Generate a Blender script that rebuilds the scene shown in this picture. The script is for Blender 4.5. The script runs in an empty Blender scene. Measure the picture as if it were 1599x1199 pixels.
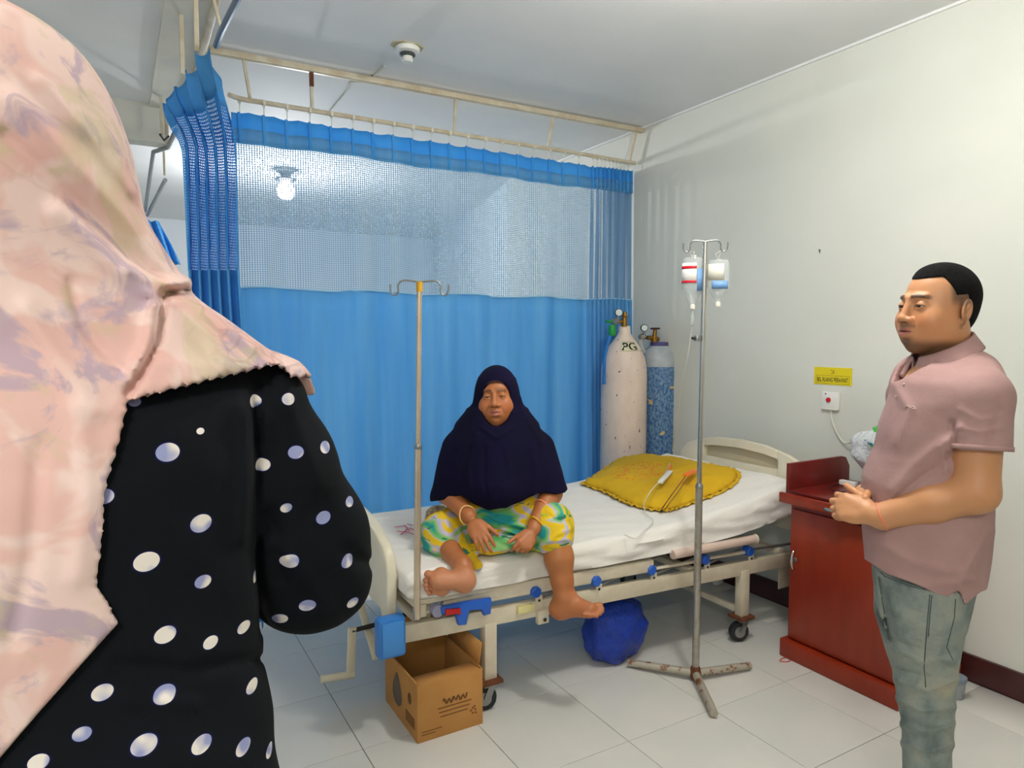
import bpy, bmesh, math, random
import numpy as np
from mathutils import Vector, Matrix, noise
from mathutils.bvhtree import BVHTree
random.seed(7)
SC = bpy.context.scene
COL = SC.collection
PI = math.pi
R = math.radians
# ------------------------------------------------------------------ camera, world, lights, exposure
CAM = Vector((0, 0, 1.5)); FPX = 1064.0; YAW = 30.0; PITCH = 4.03
cd = bpy.data.cameras.new('camera'); cam = bpy.data.objects.new('camera', cd); COL.objects.link(cam)
cd.sensor_fit = 'HORIZONTAL'; cd.sensor_width = 36; cd.lens = FPX/1599*36; cd.clip_start = .02
cam.location = CAM; cam.rotation_euler = (R(90-PITCH), 0, R(-YAW)); SC.camera = cam
w = bpy.data.worlds.new('world'); SC.world = w; w.use_nodes = True
w.node_tree.nodes['Background'].inputs[0].default_value = (.8, .9, 1, 1); w.node_tree.nodes['Background'].inputs[1].default_value = .3
def light(name, loc, power, color, size, typ='AREA', rot=(0, 0, 0)):
    l = bpy.data.lights.new(name, typ); l.energy = power; l.color = color
    if typ == 'AREA': l.shape = 'DISK'; l.size = size
    else: l.shadow_soft_size = size
    o = bpy.data.objects.new(name, l); COL.objects.link(o); o.location = loc; o.rotation_euler = rot
    return o
light('ceiling_lamp_light', (1.70, 1.30, 2.60), 44, (1, .975, .93), .09, 'POINT')
light('rear_fill_light', (-.7, -1.1, 2.6), 72, (1, .97, .92), .12, 'POINT')  # added fill light behind the camera, not a known lamp of the room
light('far_lamp_light', (1.30, 6.15, 2.60), 72, (.95, .97, 1), .06, 'POINT')
vs = SC.view_settings; vs.view_transform = 'Standard'; vs.look = 'None'; vs.gamma = 1; vs.use_curve_mapping = False
vs.exposure = 0.33
# ------------------------------------------------------------------ materials
MATS = {}
def sr(c):  # sRGB 0-255 -> linear
    return tuple(((v/255)/12.92 if v/255 <= .04045 else ((v/255+.055)/1.055)**2.4) for v in c)
class NT:
    def __init__(s, name):
        s.m = bpy.data.materials.new(name); s.m.use_nodes = True; s.t = s.m.node_tree; s.n = s.t.nodes
        s.b = s.n['Principled BSDF']; s.out = s.n['Material Output']
    def new(s, typ, **kw):
        n = s.n.new(typ)
        for k, v in kw.items(): setattr(n, k, v)
        return n
    def link(s, a, b): s.t.links.new(a, b)
    def coord(s, kind='Object', scale=(1, 1, 1), rot=(0, 0, 0)):
        tc = s.new('ShaderNodeTexCoord'); mp = s.new('ShaderNodeMapping')
        mp.inputs['Scale'].default_value = scale; mp.inputs['Rotation'].default_value = rot
        s.link(tc.outputs[kind], mp.inputs[0]); return mp.outputs[0]
    def noise(s, vec, scale, detail=4, rough=.55, dist=0):
        n = s.new('ShaderNodeTexNoise'); n.inputs['Scale'].default_value = scale; n.inputs['Detail'].default_value = detail
        n.inputs['Roughness'].default_value = rough; n.inputs['Distortion'].default_value = dist
        if vec is not None: s.link(vec, n.inputs['Vector'])
        return n.outputs['Fac']
    def ramp(s, fac, stops, interp='LINEAR'):
        r = s.new('ShaderNodeValToRGB'); r.color_ramp.interpolation = interp
        e = r.color_ramp.elements
        while len(e) > 1: e.remove(e[-1])
        e[0].position = stops[0][0]; e[0].color = tuple(stops[0][1])+(1,)
        for p, c in stops[1:]:
            k = e.new(p); k.color = tuple(c)+(1,)
        s.link(fac, r.inputs[0]); return r.outputs[0]
    def mix(s, fac, a, b):
        m = s.new('ShaderNodeMix', data_type='RGBA')
        if isinstance(fac, (int, float)): m.inputs[0].default_value = fac
        else: s.link(fac, m.inputs[0])
        for i, v in ((6, a), (7, b)):
            if isinstance(v, tuple): m.inputs[i].default_value = v+(1,) if len(v) == 3 else v
            else: s.link(v, m.inputs[i])
        return m.outputs[2]
    def math(s, op, a, b=0.0, c=0.0):
        m = s.new('ShaderNodeMath', operation=op)
        for i, v in enumerate((a, b, c)):
            if isinstance(v, (int, float)): m.inputs[i].default_value = v
            else: s.link(v, m.inputs[i])
        return m.outputs[0]
    def base(s, v):
        if isinstance(v, tuple): s.b.inputs['Base Color'].default_value = v+(1,)
        else: s.link(v, s.b.inputs['Base Color'])
    def bump(s, h, strength=.2, dist=.01):
        b = s.new('ShaderNodeBump'); b.inputs['Strength'].default_value = strength; b.inputs['Distance'].default_value = dist
        s.link(h, b.inputs['Height']); s.link(b.outputs[0], s.b.inputs['Normal'])
    def set(s, **kw):
        for k, v in kw.items(): s.b.inputs[k.replace('_', ' ') if k != 'IOR' else k].default_value = v
        return s
def mat(name, col, rough=.5, metal=0, col2=None, scale=8, amt=1, bump=0, bscale=60, lo=.35, hi=.65, stretch=(1, 1, 1), **kw):
    if name in MATS: return MATS[name]
    t = NT(name); c = sr(col)
    t.set(Roughness=rough, Metallic=metal, **kw)
    if col2 or bump: v = t.coord(scale=stretch)
    if col2: t.base(t.ramp(t.noise(v, scale, 6), [(lo, c), (hi, sr(col2))]))
    else: t.base(c)
    if bump: t.bump(t.noise(v, bscale, 3), bump, .004)
    MATS[name] = t.m; return t.m
mat('wall_paint', (220, 220, 210), .55, col2=(212, 214, 203), scale=1.3, bump=.12, bscale=9)
mat('far_wall_paint', (226, 232, 236), .6)
mat('ceiling_paint', (238, 237, 234), .75, col2=(228, 229, 228), scale=1.1, bump=.1, bscale=5)
mat('beam_paint', (222, 218, 204), .7, col2=(206, 204, 194), scale=3)
mat('grout', (78, 78, 74), .9)
mat('baseboard_tile', (74, 36, 34), .3, col2=(62, 30, 30))
mat('cream_steel', (222, 212, 190), .42, col2=(206, 194, 170), scale=14, bump=.1)
mat('abs_cream', (226, 218, 194), .35, col2=(218, 210, 186), scale=5)
mat('bed_beam', (218, 208, 184), .4, col2=(200, 188, 164), scale=9)
mat('blue_plastic', (48, 124, 204), .35); mat('joint_blue', (38, 96, 196), .35); mat('red_plastic', (200, 30, 30), .4)
mat('black_rubber', (28, 30, 31), .6); mat('dark_metal', (70, 66, 62), .45, .6)
mat('rust', (120, 66, 34), .8, .1, col2=(80, 44, 26), scale=60, bump=.4, bscale=120)
mat('chrome', (200, 196, 188), .22, 1); mat('grey_metal', (150, 152, 150), .35, .8)
mat('stand_leg', (176, 168, 152), .5, .3, col2=(126, 76, 40), scale=26, lo=.54, hi=.62, bump=.3)
mat('bronze_pole', (206, 184, 158), .25, .75, col2=(222, 206, 184), scale=6)
mat('yellow_tape', (214, 160, 20), .5)
mat('pale_rail', (214, 206, 184), .45, col2=(196, 180, 150), scale=12)
mat('blue_grey_rail', (112, 128, 146), .4, .2)
mat('white_plastic', (232, 232, 226), .4); mat('off_white', (222, 220, 206), .5)
mat('navy_cloth', (20, 15, 46), .95, col2=(15, 14, 36), scale=5, bump=.25, bscale=240, Specular_IOR_Level=.12)
mat('brown_leather', (96, 60, 34), .6); mat('pink_text', (206, 90, 120), .8); mat('ink', (30, 26, 20), .8)
mat('yellow_sign', (226, 206, 20), .45); mat('red_button', (196, 20, 40), .3)
mat('brass', (150, 110, 44), .35, .8); mat('green_plastic', (20, 140, 60), .3)
mat('label_white', (240, 236, 230), .5); mat('label_red', (206, 20, 40), .45); mat('label_blue', (112, 156, 206), .4); mat('label_teal', (90, 180, 200), .4)
mat('tube_plastic', (216, 214, 200), .3); mat('orange_plastic', (246, 120, 30), .4)
mat('skin_band', (226, 176, 110), .5); mat('hair', (12, 12, 13), .95, col2=(24, 23, 24), scale=120, bump=.8, bscale=420, Specular_IOR_Level=.15)
mat('eye', (235, 228, 220), .15)
mat('device_white', (236, 234, 232), .35); mat('dark_cord', (60, 14, 10), .5); mat('green_print', (60, 190, 60), .4); mat('blue_print', (20, 110, 170), .4)
mat('sarong_hem', (210, 190, 30), .85)
# lamp glass that really shines
t = NT('lamp_glow'); t.set(Roughness=.3); t.base((1, 1, 1)); t.b.inputs['Emission Color'].default_value = (.95, .97, 1, 1); t.b.inputs['Emission Strength'].default_value = 40; MATS['lamp_glow'] = t.m
# floor tile
t = NT('floor_tile'); v = t.coord(); oi = t.new('ShaderNodeObjectInfo')
c = t.ramp(t.noise(v, 2.5, 4), [(.35, sr((208, 208, 200))), (.7, sr((218, 214, 206)))])
c = t.mix(t.math('MULTIPLY', oi.outputs['Random'], .35), c, sr((204, 208, 202))); t.base(c); t.set(Roughness=.17)
t.bump(t.noise(v, 3, 2), .03, .01); MATS['floor_tile'] = t.m
# cabinet board
t = NT('cabinet_red'); v = t.coord(scale=(3, 3, .6)); t.base(t.ramp(t.noise(v, 6, 5), [(.3, sr((134, 38, 12))), (.7, sr((150, 48, 18)))])); t.set(Roughness=.3); MATS['cabinet_red'] = t.m
t = NT('cabinet_dark'); v = t.coord(); t.base(t.ramp(t.noise(v, 8, 4), [(.3, sr((98, 24, 20))), (.7, sr((118, 32, 26)))])); t.set(Roughness=.28); MATS['cabinet_dark'] = t.m
# curtain cloths
def cloth(name, col, col2, trans, rough=.8, stretch=(12, 12, .7), bump=.15):
    t = NT(name); v = t.coord(scale=stretch); c = t.ramp(t.noise(v, 1.0, 5), [(.3, sr(col)), (.7, sr(col2))])
    t.base(c); t.set(Roughness=rough)
    v2 = t.coord(scale=(40, 40, 3)); t.bump(t.noise(v2, 1, 3), bump, .01)
    tr = t.new('ShaderNodeBsdfTranslucent'); t.link(c, tr.inputs[0]); mx = t.new('ShaderNodeMixShader'); mx.inputs[0].default_value = trans
    t.link(t.b.outputs[0], mx.inputs[1]); t.link(tr.outputs[0], mx.inputs[2]); t.link(mx.outputs[0], t.out.inputs[0]); MATS[name] = t.m
cloth('curtain_blue', (104, 186, 238), (132, 202, 242), .45); cloth('curtain_header', (66, 172, 246), (88, 186, 248), .35)
cloth('curtain_net', (136, 178, 212), (156, 192, 218), .4); cloth('bunch_net', (64, 154, 230), (92, 184, 240), .4); cloth('bunch_header', (84, 172, 236), (100, 186, 242), .35)
# bed sheet with woven stripes
t = NT('sheet'); v = t.coord(); wv = t.new('ShaderNodeTexWave', wave_type='BANDS', bands_direction='Y'); wv.inputs['Scale'].default_value = 16; wv.inputs['Distortion'].default_value = .4
t.link(v, wv.inputs[0]); c = t.mix(t.math('MULTIPLY', wv.outputs['Fac'], .5), sr((234, 230, 222)), sr((228, 225, 218))); t.base(c); t.set(Roughness=.8)
t.bump(t.math('ADD', t.math('MULTIPLY', wv.outputs['Fac'], .4), t.math('MULTIPLY', t.noise(v, 14, 4), 2.4)), .25, .006); MATS['sheet'] = t.m
# pillow : mustard cloth with an orange flower print
t = NT('pillow_cloth'); v = t.coord(); c = t.ramp(t.noise(v, 9, 4, dist=.6), [(.3, sr((206, 162, 4))), (.7, sr((218, 174, 8)))])
tc = t.new('ShaderNodeTexCoord'); vm = t.new('ShaderNodeVectorMath', operation='DISTANCE'); t.link(tc.outputs['Object'], vm.inputs[0]); vm.inputs[1].default_value = (-.04, .12, .05)
ring = t.math('MULTIPLY', t.math('LESS_THAN', vm.outputs['Value'], .17), t.math('GREATER_THAN', t.noise(v, 26, 3, dist=1.5), .56))
c = t.mix(t.math('MULTIPLY', ring, .85), c, sr((224, 110, 30))); t.base(c); t.set(Roughness=.8); t.bump(t.noise(v, 35, 4), .4, .006); MATS['pillow_cloth'] = t.m
# cardboard
t = NT('cardboard'); v = t.coord(); t.base(t.ramp(t.noise(v, 7, 5), [(.3, sr((178, 124, 62))), (.7, sr((192, 138, 74)))])); t.set(Roughness=.85); MATS['cardboard'] = t.m
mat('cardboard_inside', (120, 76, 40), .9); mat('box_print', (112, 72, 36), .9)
# plastic bag blue (thin, shiny, partly see-through)
def film(name, col, alpha, rough=.2, trans=.0):
    t = NT(name); t.base(sr(col)); t.set(Roughness=rough, Alpha=alpha); v = t.coord(); t.bump(t.noise(v, 26, 5, dist=1.8), 1.0, .014)
    if trans: t.set(Transmission_Weight=trans)
    MATS[name] = t.m
film('blue_film', (6, 58, 176), .86, .14); film('white_film', (226, 230, 232), .92, .3)
mat('bottle_plastic', (214, 222, 220), .1, Alpha=.36); mat('fluid_plastic', (196, 206, 200), .1, Alpha=.45); film('cup_plastic', (190, 196, 204), .5, .2)
# cylinders
t = NT('cylinder_white'); v = t.coord(scale=(1, 1, .6)); c = t.ramp(t.noise(v, 12, 4), [(.35, sr((226, 208, 194))), (.7, sr((214, 194, 180)))])
c = t.mix(t.math('GREATER_THAN', t.noise(t.coord(scale=(1, 1, .55)), 42, 3), .685), c, sr((54, 40, 36))); t.base(c); t.set(Roughness=.45); MATS['cylinder_white'] = t.m
t = NT('cylinder_blue'); v = t.coord(scale=(1, 1, .6)); c = t.ramp(t.noise(v, 75, 6, .75), [(.40, sr((22, 78, 140))), (.64, sr((130, 164, 186)))])
c = t.mix(t.math('GREATER_THAN', t.noise(t.coord(), 11, 4), .66), c, sr((206, 180, 120))); t.base(c); t.set(Roughness=.5); MATS['cylinder_blue'] = t.m
mat('cylinder_grey', (178, 186, 190), .5, col2=(160, 168, 176), scale=20)
mat('valve_purple', (84, 78, 130), .4)
# skin and painted-by-attribute
def attr_mat(name, rough=.5, sss=.0, bump=0, bscale=200, **kw):
    t = NT(name); a = t.new('ShaderNodeVertexColor'); a.layer_name = 'Col'; t.base(a.outputs[0]); t.set(Roughness=rough, **kw)
    if sss: t.set(Subsurface_Weight=sss, Subsurface_Scale=.01)
    if bump: t.bump(t.noise(t.coord(), bscale, 3), bump, .002)
    MATS[name] = t.m
attr_mat('skin', .48, .12, .12, 220)
attr_mat('painted', .35)
# shirt, jeans
t = NT('shirt_cloth'); v = t.coord(); t.base(t.ramp(t.noise(v, 7, 4), [(.3, sr((166, 130, 126))), (.7, sr((180, 144, 139)))])); t.set(Roughness=.9)
t.bump(t.math('ADD', t.noise(v, 420, 2), t.math('MULTIPLY', t.noise(v, 14, 3, dist=1), 3.0)), .25, .003); MATS['shirt_cloth'] = t.m
t = NT('denim'); v = t.coord(scale=(1, 1, .7)); c = t.ramp(t.noise(v, 8, 5), [(.34, sr((88, 102, 100))), (.48, sr((132, 142, 136))), (.58, sr((150, 154, 142))), (.68, sr((172, 164, 140)))])
t.base(c); t.set(Roughness=.85); t.bump(t.math('ADD', t.noise(v, 300, 2), t.math('MULTIPLY', t.noise(t.coord(scale=(1, 1, 2.4)), 11, 4, dist=1.5), 5.0)), .45, .004); MATS['denim'] = t.m
mat('stitch', (70, 84, 82), .9)
# sarong: big watercolour patches of yellow, green, teal, lavender
t = NT('sarong'); v = t.coord(scale=(1.0, 1.0, 1.9), rot=(0, .5, .2))
f = t.noise(v, 6.2, 1.6, .45, dist=.8)
c = t.ramp(f, [(0, sr((18, 138, 148))), (.37, sr((24, 150, 152))), (.41, sr((96, 178, 96))), (.47, sr((150, 186, 120))), (.485, sr((176, 172, 190))), (.515, sr((190, 182, 206))), (.525, sr((228, 194, 24))), (.66, sr((222, 180, 14))), (.70, sr((110, 170, 50))), (.8, sr((40, 140, 110)))])
c = t.mix(t.math('GREATER_THAN', t.noise(t.coord(scale=(1, 1, 3.5)), 9, 2, dist=1), .67), c, sr((34, 120, 90))); t.base(c); t.set(Roughness=.8); MATS['sarong'] = t.m
# scarf print: faded roses, leaves and salmon patches on pale pink
t = NT('scarf_print'); v = t.coord()
base = t.ramp(t.noise(v, 4.5, 3), [(.3, sr((222, 190, 182))), (.7, sr((228, 202, 192)))])
c = t.mix(t.math('MULTIPLY', t.ramp(t.noise(v, 15, 3, dist=.6), [(.50, (0, 0, 0)), (.58, (1, 1, 1))]), .45), base, sr((208, 146, 134)))
c = t.mix(t.math('MULTIPLY', t.ramp(t.noise(t.coord(rot=(1, 0, 0)), 12, 5, dist=1.5), [(.51, (0, 0, 0)), (.58, (1, 1, 1))]), .85), c, sr((176, 154, 168)))
c = t.mix(t.math('MULTIPLY', t.ramp(t.noise(t.coord(rot=(0, 1, 2)), 15, 5, dist=.8), [(.56, (0, 0, 0)), (.62, (1, 1, 1))]), .45), c, sr((190, 182, 136)))
vr = t.new('ShaderNodeTexVoronoi', feature='DISTANCE_TO_EDGE'); vr.inputs['Scale'].default_value = 44
nz = t.new('ShaderNodeTexNoise'); nz.inputs['Scale'].default_value = 14; t.link(v, nz.inputs[0])
vm = t.new('ShaderNodeVectorMath', operation='MULTIPLY_ADD'); t.link(nz.outputs['Color'], vm.inputs[0]); vm.inputs[1].default_value = (.06, .06, .06); t.link(v, vm.inputs[2]); t.link(vm.outputs[0], vr.inputs['Vector'])
petal = t.math('MULTIPLY', t.math('LESS_THAN', vr.outputs['Distance'], .06), t.ramp(t.noise(v, 6, 2), [(.5, (0, 0, 0)), (.58, (1, 1, 1))]))
c = t.mix(t.math('MULTIPLY', petal, .32), c, sr((156, 126, 122)))
t.base(c); t.set(Roughness=.85); t.bump(t.noise(v, 260, 2), .1, .002); MATS['scarf_print'] = t.m
# ------------------------------------------------------------------ mesh helpers
def link_mesh(name, me, m, parent=None, loc=None, smooth=True):
    o = bpy.data.objects.new(name, me); COL.objects.link(o)
    if m: me.materials.append(MATS[m] if isinstance(m, str) else m)
    if parent is not None: o.parent = parent
    if loc is not None: o.location = loc
    return o
def tag(o, label, cat, group=None):
    o['label'] = label; o['category'] = cat
    if group: o['group'] = group
    return o
def thing(name, label, cat, loc=(0, 0, 0), rz=0, group=None):
    o = bpy.data.objects.new(name, None); COL.objects.link(o); o.location = loc; o.rotation_euler = (0, 0, rz); o.empty_display_size = .05
    return tag(o, label, cat, group)
class MB:
    """collects shapes given in world space; build() links them as one mesh"""
    def __init__(s): s.b = bmesh.new()
    def box(s, lo, hi, bev=0, M=None):
        r = bmesh.ops.create_cube(s.b, size=1); vs_ = r['verts']
        for v in vs_: v.co = Vector([(lo[i]+hi[i])/2 + v.co[i]*(hi[i]-lo[i]) for i in range(3)])
        if bev:
            ed = list({e for v in vs_ for e in v.link_edges})
            g = bmesh.ops.bevel(s.b, geom=ed, offset=bev, segments=2, affect='EDGES', profile=.5)
            vs_ = list({v for f in g['faces'] for v in f.verts} | {v for v in vs_ if v.is_valid})
        if M is not None:
            for v in vs_: v.co = M @ v.co
        return s
    def bar(s, p, q, w, h, bev=0, up=(0, 0, 1)):
        p = Vector(p); q = Vector(q); d = (q-p); L = d.length; x = d.normalized(); z = Vector(up); y = z.cross(x).normalized(); z = x.cross(y)
        M = Matrix((x, y, z)).transposed().to_4x4(); M.translation = p
        return s.box((0, -w/2, -h/2), (L, w/2, h/2), bev, M)
    def tube(s, pts, r, seg=10, caps=True, flat=1.0):
        pts = [Vector(p) for p in pts]; n = len(pts); rr = r if isinstance(r, (list, tuple)) else [r]*n
        rings = []; prev = None
        for i, p in enumerate(pts):
            t_ = (pts[min(i+1, n-1)]-pts[max(i-1, 0)]).normalized()
            if prev is None:
                a = Vector((0, 0, 1)) if abs(t_.z) < .9 else Vector((1, 0, 0)); u = t_.cross(a).normalized()
            else:
                u = (prev - t_*prev.dot(t_)).normalized()
            prev = u; v_ = t_.cross(u)
            rings.append([s.b.verts.new(p+u*math.cos(2*PI*k/seg)*rr[i]+v_*math.sin(2*PI*k/seg)*rr[i]*flat) for k in range(seg)])
        for a, b in zip(rings, rings[1:]):
            for k in range(seg): s.b.faces.new((a[k], a[(k+1) % seg], b[(k+1) % seg], b[k]))
        if caps: s.b.faces.new(rings[0][::-1]); s.b.faces.new(rings[-1])
        return s
    def lathe(s, c, prof, seg=24, axis=(0, 0, 1), flat=1.0, rot=0):
        c = Vector(c); ax = Vector(axis).normalized(); a = Vector((1, 0, 0)) if abs(ax.x) < .9 else Vector((0, 1, 0))
        v_ = ax.cross(a).normalized(); u = v_.cross(ax); rings = []
        cr, sn = math.cos(rot), math.sin(rot); u, v_ = u*cr+v_*sn, v_*cr-u*sn
        for r, h in prof:
            if r < 1e-6: rings.append([s.b.verts.new(c+ax*h)])
            else: rings.append([s.b.verts.new(c+ax*h+u*r*math.cos(2*PI*k/seg)+v_*r*flat*math.sin(2*PI*k/seg)) for k in range(seg)])
        for A, B in zip(rings, rings[1:]):
            for k in range(seg):
                k2 = (k+1) % seg
                if len(A) == 1 and len(B) > 1: s.b.faces.new((A[0], B[k2], B[k]))
                elif len(B) == 1 and len(A) > 1: s.b.faces.new((A[k], A[k2], B[0]))
                elif len(A) > 1: s.b.faces.new((A[k], A[k2], B[k2], B[k]))
        if len(rings[0]) > 1: s.b.faces.new(rings[0][::-1])
        if len(rings[-1]) > 1: s.b.faces.new(rings[-1])
        return s
    def prism(s, pts, ax, lo, hi, bev=0):
        """pts 2-D outline in the two other axes, extruded along axis ax from lo to hi"""
        o = [i for i in range(3) if i != ax]
        def mk(p, h):
            v = [0, 0, 0]; v[o[0]] = p[0]; v[o[1]] = p[1]; v[ax] = h; return s.b.verts.new(v)
        A = [mk(p, lo) for p in pts]; B = [mk(p, hi) for p in pts]; n = len(pts)
        fs = [s.b.faces.new(A), s.b.faces.new(B[::-1])]+[s.b.faces.new((A[i], B[i], B[(i+1) % n], A[(i+1) % n])) for i in range(n)]
        if bev:
            ed = [e for f in fs[:2] for e in f.edges]
            bmesh.ops.bevel(s.b, geom=ed, offset=bev, segments=2, affect='EDGES', profile=.5)
        return s
    def grid(s, fn, nu, nv, close_u=False):
        V = [[s.b.verts.new(fn(i/nu, j/nv)) for j in range(nv+1)] for i in range(nu if close_u else nu+1)]
        m = len(V)
        for i in range(nu):
            for j in range(nv): s.b.faces.new((V[i][j], V[(i+1) % m][j], V[(i+1) % m][j+1], V[i][j+1]))
        return s
    def build(s, name, m, parent=None, smooth=True, origin=None, angle=40, solid=0):
        bmesh.ops.recalc_face_normals(s.b, faces=s.b.faces)
        if parent is not None:
            Mi = (Matrix.Translation(parent_loc(parent)) @ Matrix.Rotation(parent_rz(parent), 4, 'Z')).inverted(); s.b.transform(Mi)
            loc = None
        else:
            if origin is None:
                zs = [v.co.z for v in s.b.verts]; xs = [v.co.x for v in s.b.verts]; ys = [v.co.y for v in s.b.verts]
                origin = Vector(((min(xs)+max(xs))/2, (min(ys)+max(ys))/2, min(zs)))
            origin = Vector(origin); s.b.transform(Matrix.Translation(-origin)); loc = origin
        me = bpy.data.meshes.new(name); 
        if smooth:
            for f in s.b.faces: f.smooth = True
            for e in s.b.edges:
                if len(e.link_faces) == 2 and e.calc_face_angle(0) > R(angle): e.smooth = False
        s.b.to_mesh(me); s.b.free()
        o = link_mesh(name, me, m, parent, loc)
        if solid:
            md = o.modifiers.new('solid', 'SOLIDIFY'); md.thickness = solid; md.offset = 0
        return o
def root_of(p):
    while p.parent is not None: p = p.parent
    return p
def parent_loc(p): return Vector(root_of(p).location)
def parent_rz(p): return root_of(p).rotation_euler[2] if root_of(p).type == 'EMPTY' else 0.0
def struct(o): o['kind'] = 'structure'; return o
def text_mesh(body, wid, hei, name, m, M, parent, ext=.0006, bold=0.0):
    cu = bpy.data.curves.new(name, 'FONT'); cu.body = body; cu.size = 1; cu.offset = bold
    o = bpy.data.objects.new('tmp', cu); COL.objects.link(o); bpy.context.view_layer.update()
    me = bpy.data.meshes.new_from_object(o.evaluated_get(bpy.context.evaluated_depsgraph_get())); bpy.data.objects.remove(o)
    xs = [v.co.x for v in me.vertices]; ys = [v.co.y for v in me.vertices]; x0, x1, y0, y1 = min(xs), max(xs), min(ys), max(ys)
    for v in me.vertices: v.co = Vector(((v.co.x-(x0+x1)/2)/(x1-x0)*wid, (v.co.y-(y0+y1)/2)/(y1-y0)*hei, 0))
    Mi = (Matrix.Translation(parent_loc(parent)) @ Matrix.Rotation(parent_rz(parent), 4, 'Z')).inverted()
    me.transform(Mi @ M); me.materials.clear()
    return link_mesh(name, me, m, parent)
def frame_M(o, x, y):
    x = Vector(x).normalized(); y = Vector(y); z = x.cross(y).normalized(); y = z.cross(x)
    M = Matrix((x, y, z)).transposed().to_4x4(); M.translation = Vector(o); return M
# where a point of the photograph lies in the room, for a chosen depth plane
_a, _p = R(YAW), R(-PITCH)
FW = np.array([math.sin(_a)*math.cos(_p), math.cos(_a)*math.cos(_p), math.sin(_p)]); RT = np.array([math.cos(_a), -math.sin(_a), 0.]); UP = np.cross(RT, FW)
def ray(x, y): return FW+RT*(x-799.5)/FPX+UP*(599.5-y)/FPX
def atz(x, y, z): d = ray(x, y); return Vector(np.array(CAM)+d*(z-1.5)/d[2])
def aty(x, y, Y): d = ray(x, y); return Vector(np.array(CAM)+d*Y/d[1])
def atx(x, y, X): d = ray(x, y); return Vector(np.array(CAM)+d*X/d[0])
def polyline(pts, n=8):
    """smooth Catmull-Rom through pts"""
    P = [Vector(p) for p in pts]; out = []
    for i in range(len(P)-1):
        a, b, c, d = P[max(i-1, 0)], P[i], P[i+1], P[min(i+2, len(P)-1)]
        for k in range(n):
            t_ = k/n; out.append(.5*((2*b)+(c-a)*t_+(2*a-5*b+4*c-d)*t_*t_+(3*b-a-3*c+d)*t_**3))
    out.append(P[-1]); return out
# ------------------------------------------------------------------ room
XW = 3.18; CZ = 2.93
def slab(name, lo, hi, m): return struct(MB().box(lo, hi).build(name, m, smooth=False))
fl = slab('floor', (-2.6, -2.6, -.06), (3.3, 9.7, -.004), 'grout')
DX, DY, OX, OY, G = .4345, .446, 1.590, 1.888, .0025
tme = None
for i in range(-9, 4):
    for j in range(-5, 17):
        x0, y0 = OX+DX*i, OY+DY*j
        x1 = min(x0+DX, XW-.02)
        if i == 3:
            o = MB().box((x0+G/2, y0+G/2, -.01), (x1-G/2, y0+DY-G/2, 0), .0012).build('tile', 'floor_tile', fl); continue
        if tme is None:
            b = MB().box((-DX/2+G/2, -DY/2+G/2, -.01), (DX/2-G/2, DY/2-G/2, 0), .0012)
            tme = bpy.data.meshes.new('tile'); b.b.to_mesh(tme); b.b.free(); tme.materials.append(MATS['floor_tile'])
        o = bpy.data.objects.new('tile', tme); COL.objects.link(o); o.parent = fl
        o.location = Vector((x0+DX/2, y0+DY/2, 0))-fl.location
slab('ceiling', (-2.6, -2.6, CZ), (5.2, 9.7, CZ+.1), 'ceiling_paint')
slab('wall_right', (XW, -2.6, 0), (XW+.12, 5.6, CZ), 'wall_paint')
b = MB(); b.prism([(XW, 5.6), (3.30, 6.0), (4.12, 9.55), (4.24, 9.55), (3.42, 5.6)], 2, 0, CZ); struct(b.build('wall_right', 'far_wall_paint', smooth=False))
slab('wall_back', (-2.6, 9.45, 0), (4.3, 9.6, CZ), 'far_wall_paint')
slab('wall_left', (-2.7, -2.6, 0), (-2.6, 9.6, CZ), 'far_wall_paint')
slab('wall_front', (-2.7, -2.7, 0), (3.3, -2.6, CZ), 'wall_paint')
slab('baseboard_right', (XW-.015, -2.6, 0), (XW, 5.6, .115), 'baseboard_tile')
slab('trim_1', (XW-.012, -2.6, CZ-.012), (XW, 5.6, CZ), 'ceiling_paint')
o = struct(MB().box((-2.6, 4.85, 2.70), (.31, 4.98, CZ)).build('beam', 'beam_paint', smooth=False))
o = struct(MB().box((.22, -2.0, CZ-.02), (.43, 4.85, CZ)).build('ceiling_strip', 'beam_paint', smooth=False))
# ------------------------------------------------------------------ far ceiling lamp, detector, cable, wall fittings
P = Vector((1.30, 6.15, CZ))
lp = thing('ceiling_lamp', 'bright glass globe lamp under the far ceiling, seen through the curtain net', 'lamp', P)
MB().lathe(P, [(0, 0), (.075, 0), (.075, -.02), (.05, -.04), (0, -.04)], 24).build('ceiling_rose', 'white_plastic', lp)
MB().lathe(P, [(.04, -.04), (.045, -.07), (.085, -.08), (.085, -.092), (.04, -.10)], 24).build('lamp_holder', 'dark_metal', lp)
MB().lathe(P, [(.035, -.10), (.062, -.135), (.075, -.18), (.066, -.225), (.04, -.25), (0, -.258)], 24).build('globe', 'lamp_glow', lp)
P = atz(636, 72, CZ)
sd = thing('smoke_detector', 'round white smoke detector on a yellowed patch of ceiling', 'smoke detector', P)
MB().prism([(P.x+.085*math.cos(k*PI/4+.3), P.y+.06*math.sin(k*PI/4+.3)) for k in range(8)], 2, CZ-.004, CZ).build('mounting_patch', mat('stained_patch', (186, 176, 140), .7), sd, smooth=False)
MB().lathe(P, [(.055, -.004), (.062, -.012), (.058, -.03), (.04, -.036)], 24).build('base', 'white_plastic', sd)
MB().lathe(P, [(.036, -.034), (.040, -.045), (.030, -.052)], 24).build('sensor_grille', mat('dark_grille', (70, 78, 78), .6), sd)
MB().lathe(P, [(.026, -.05), (.028, -.07), (.022, -.078), (0, -.08)], 24).build('sensor_cap', 'white_plastic', sd)
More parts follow.
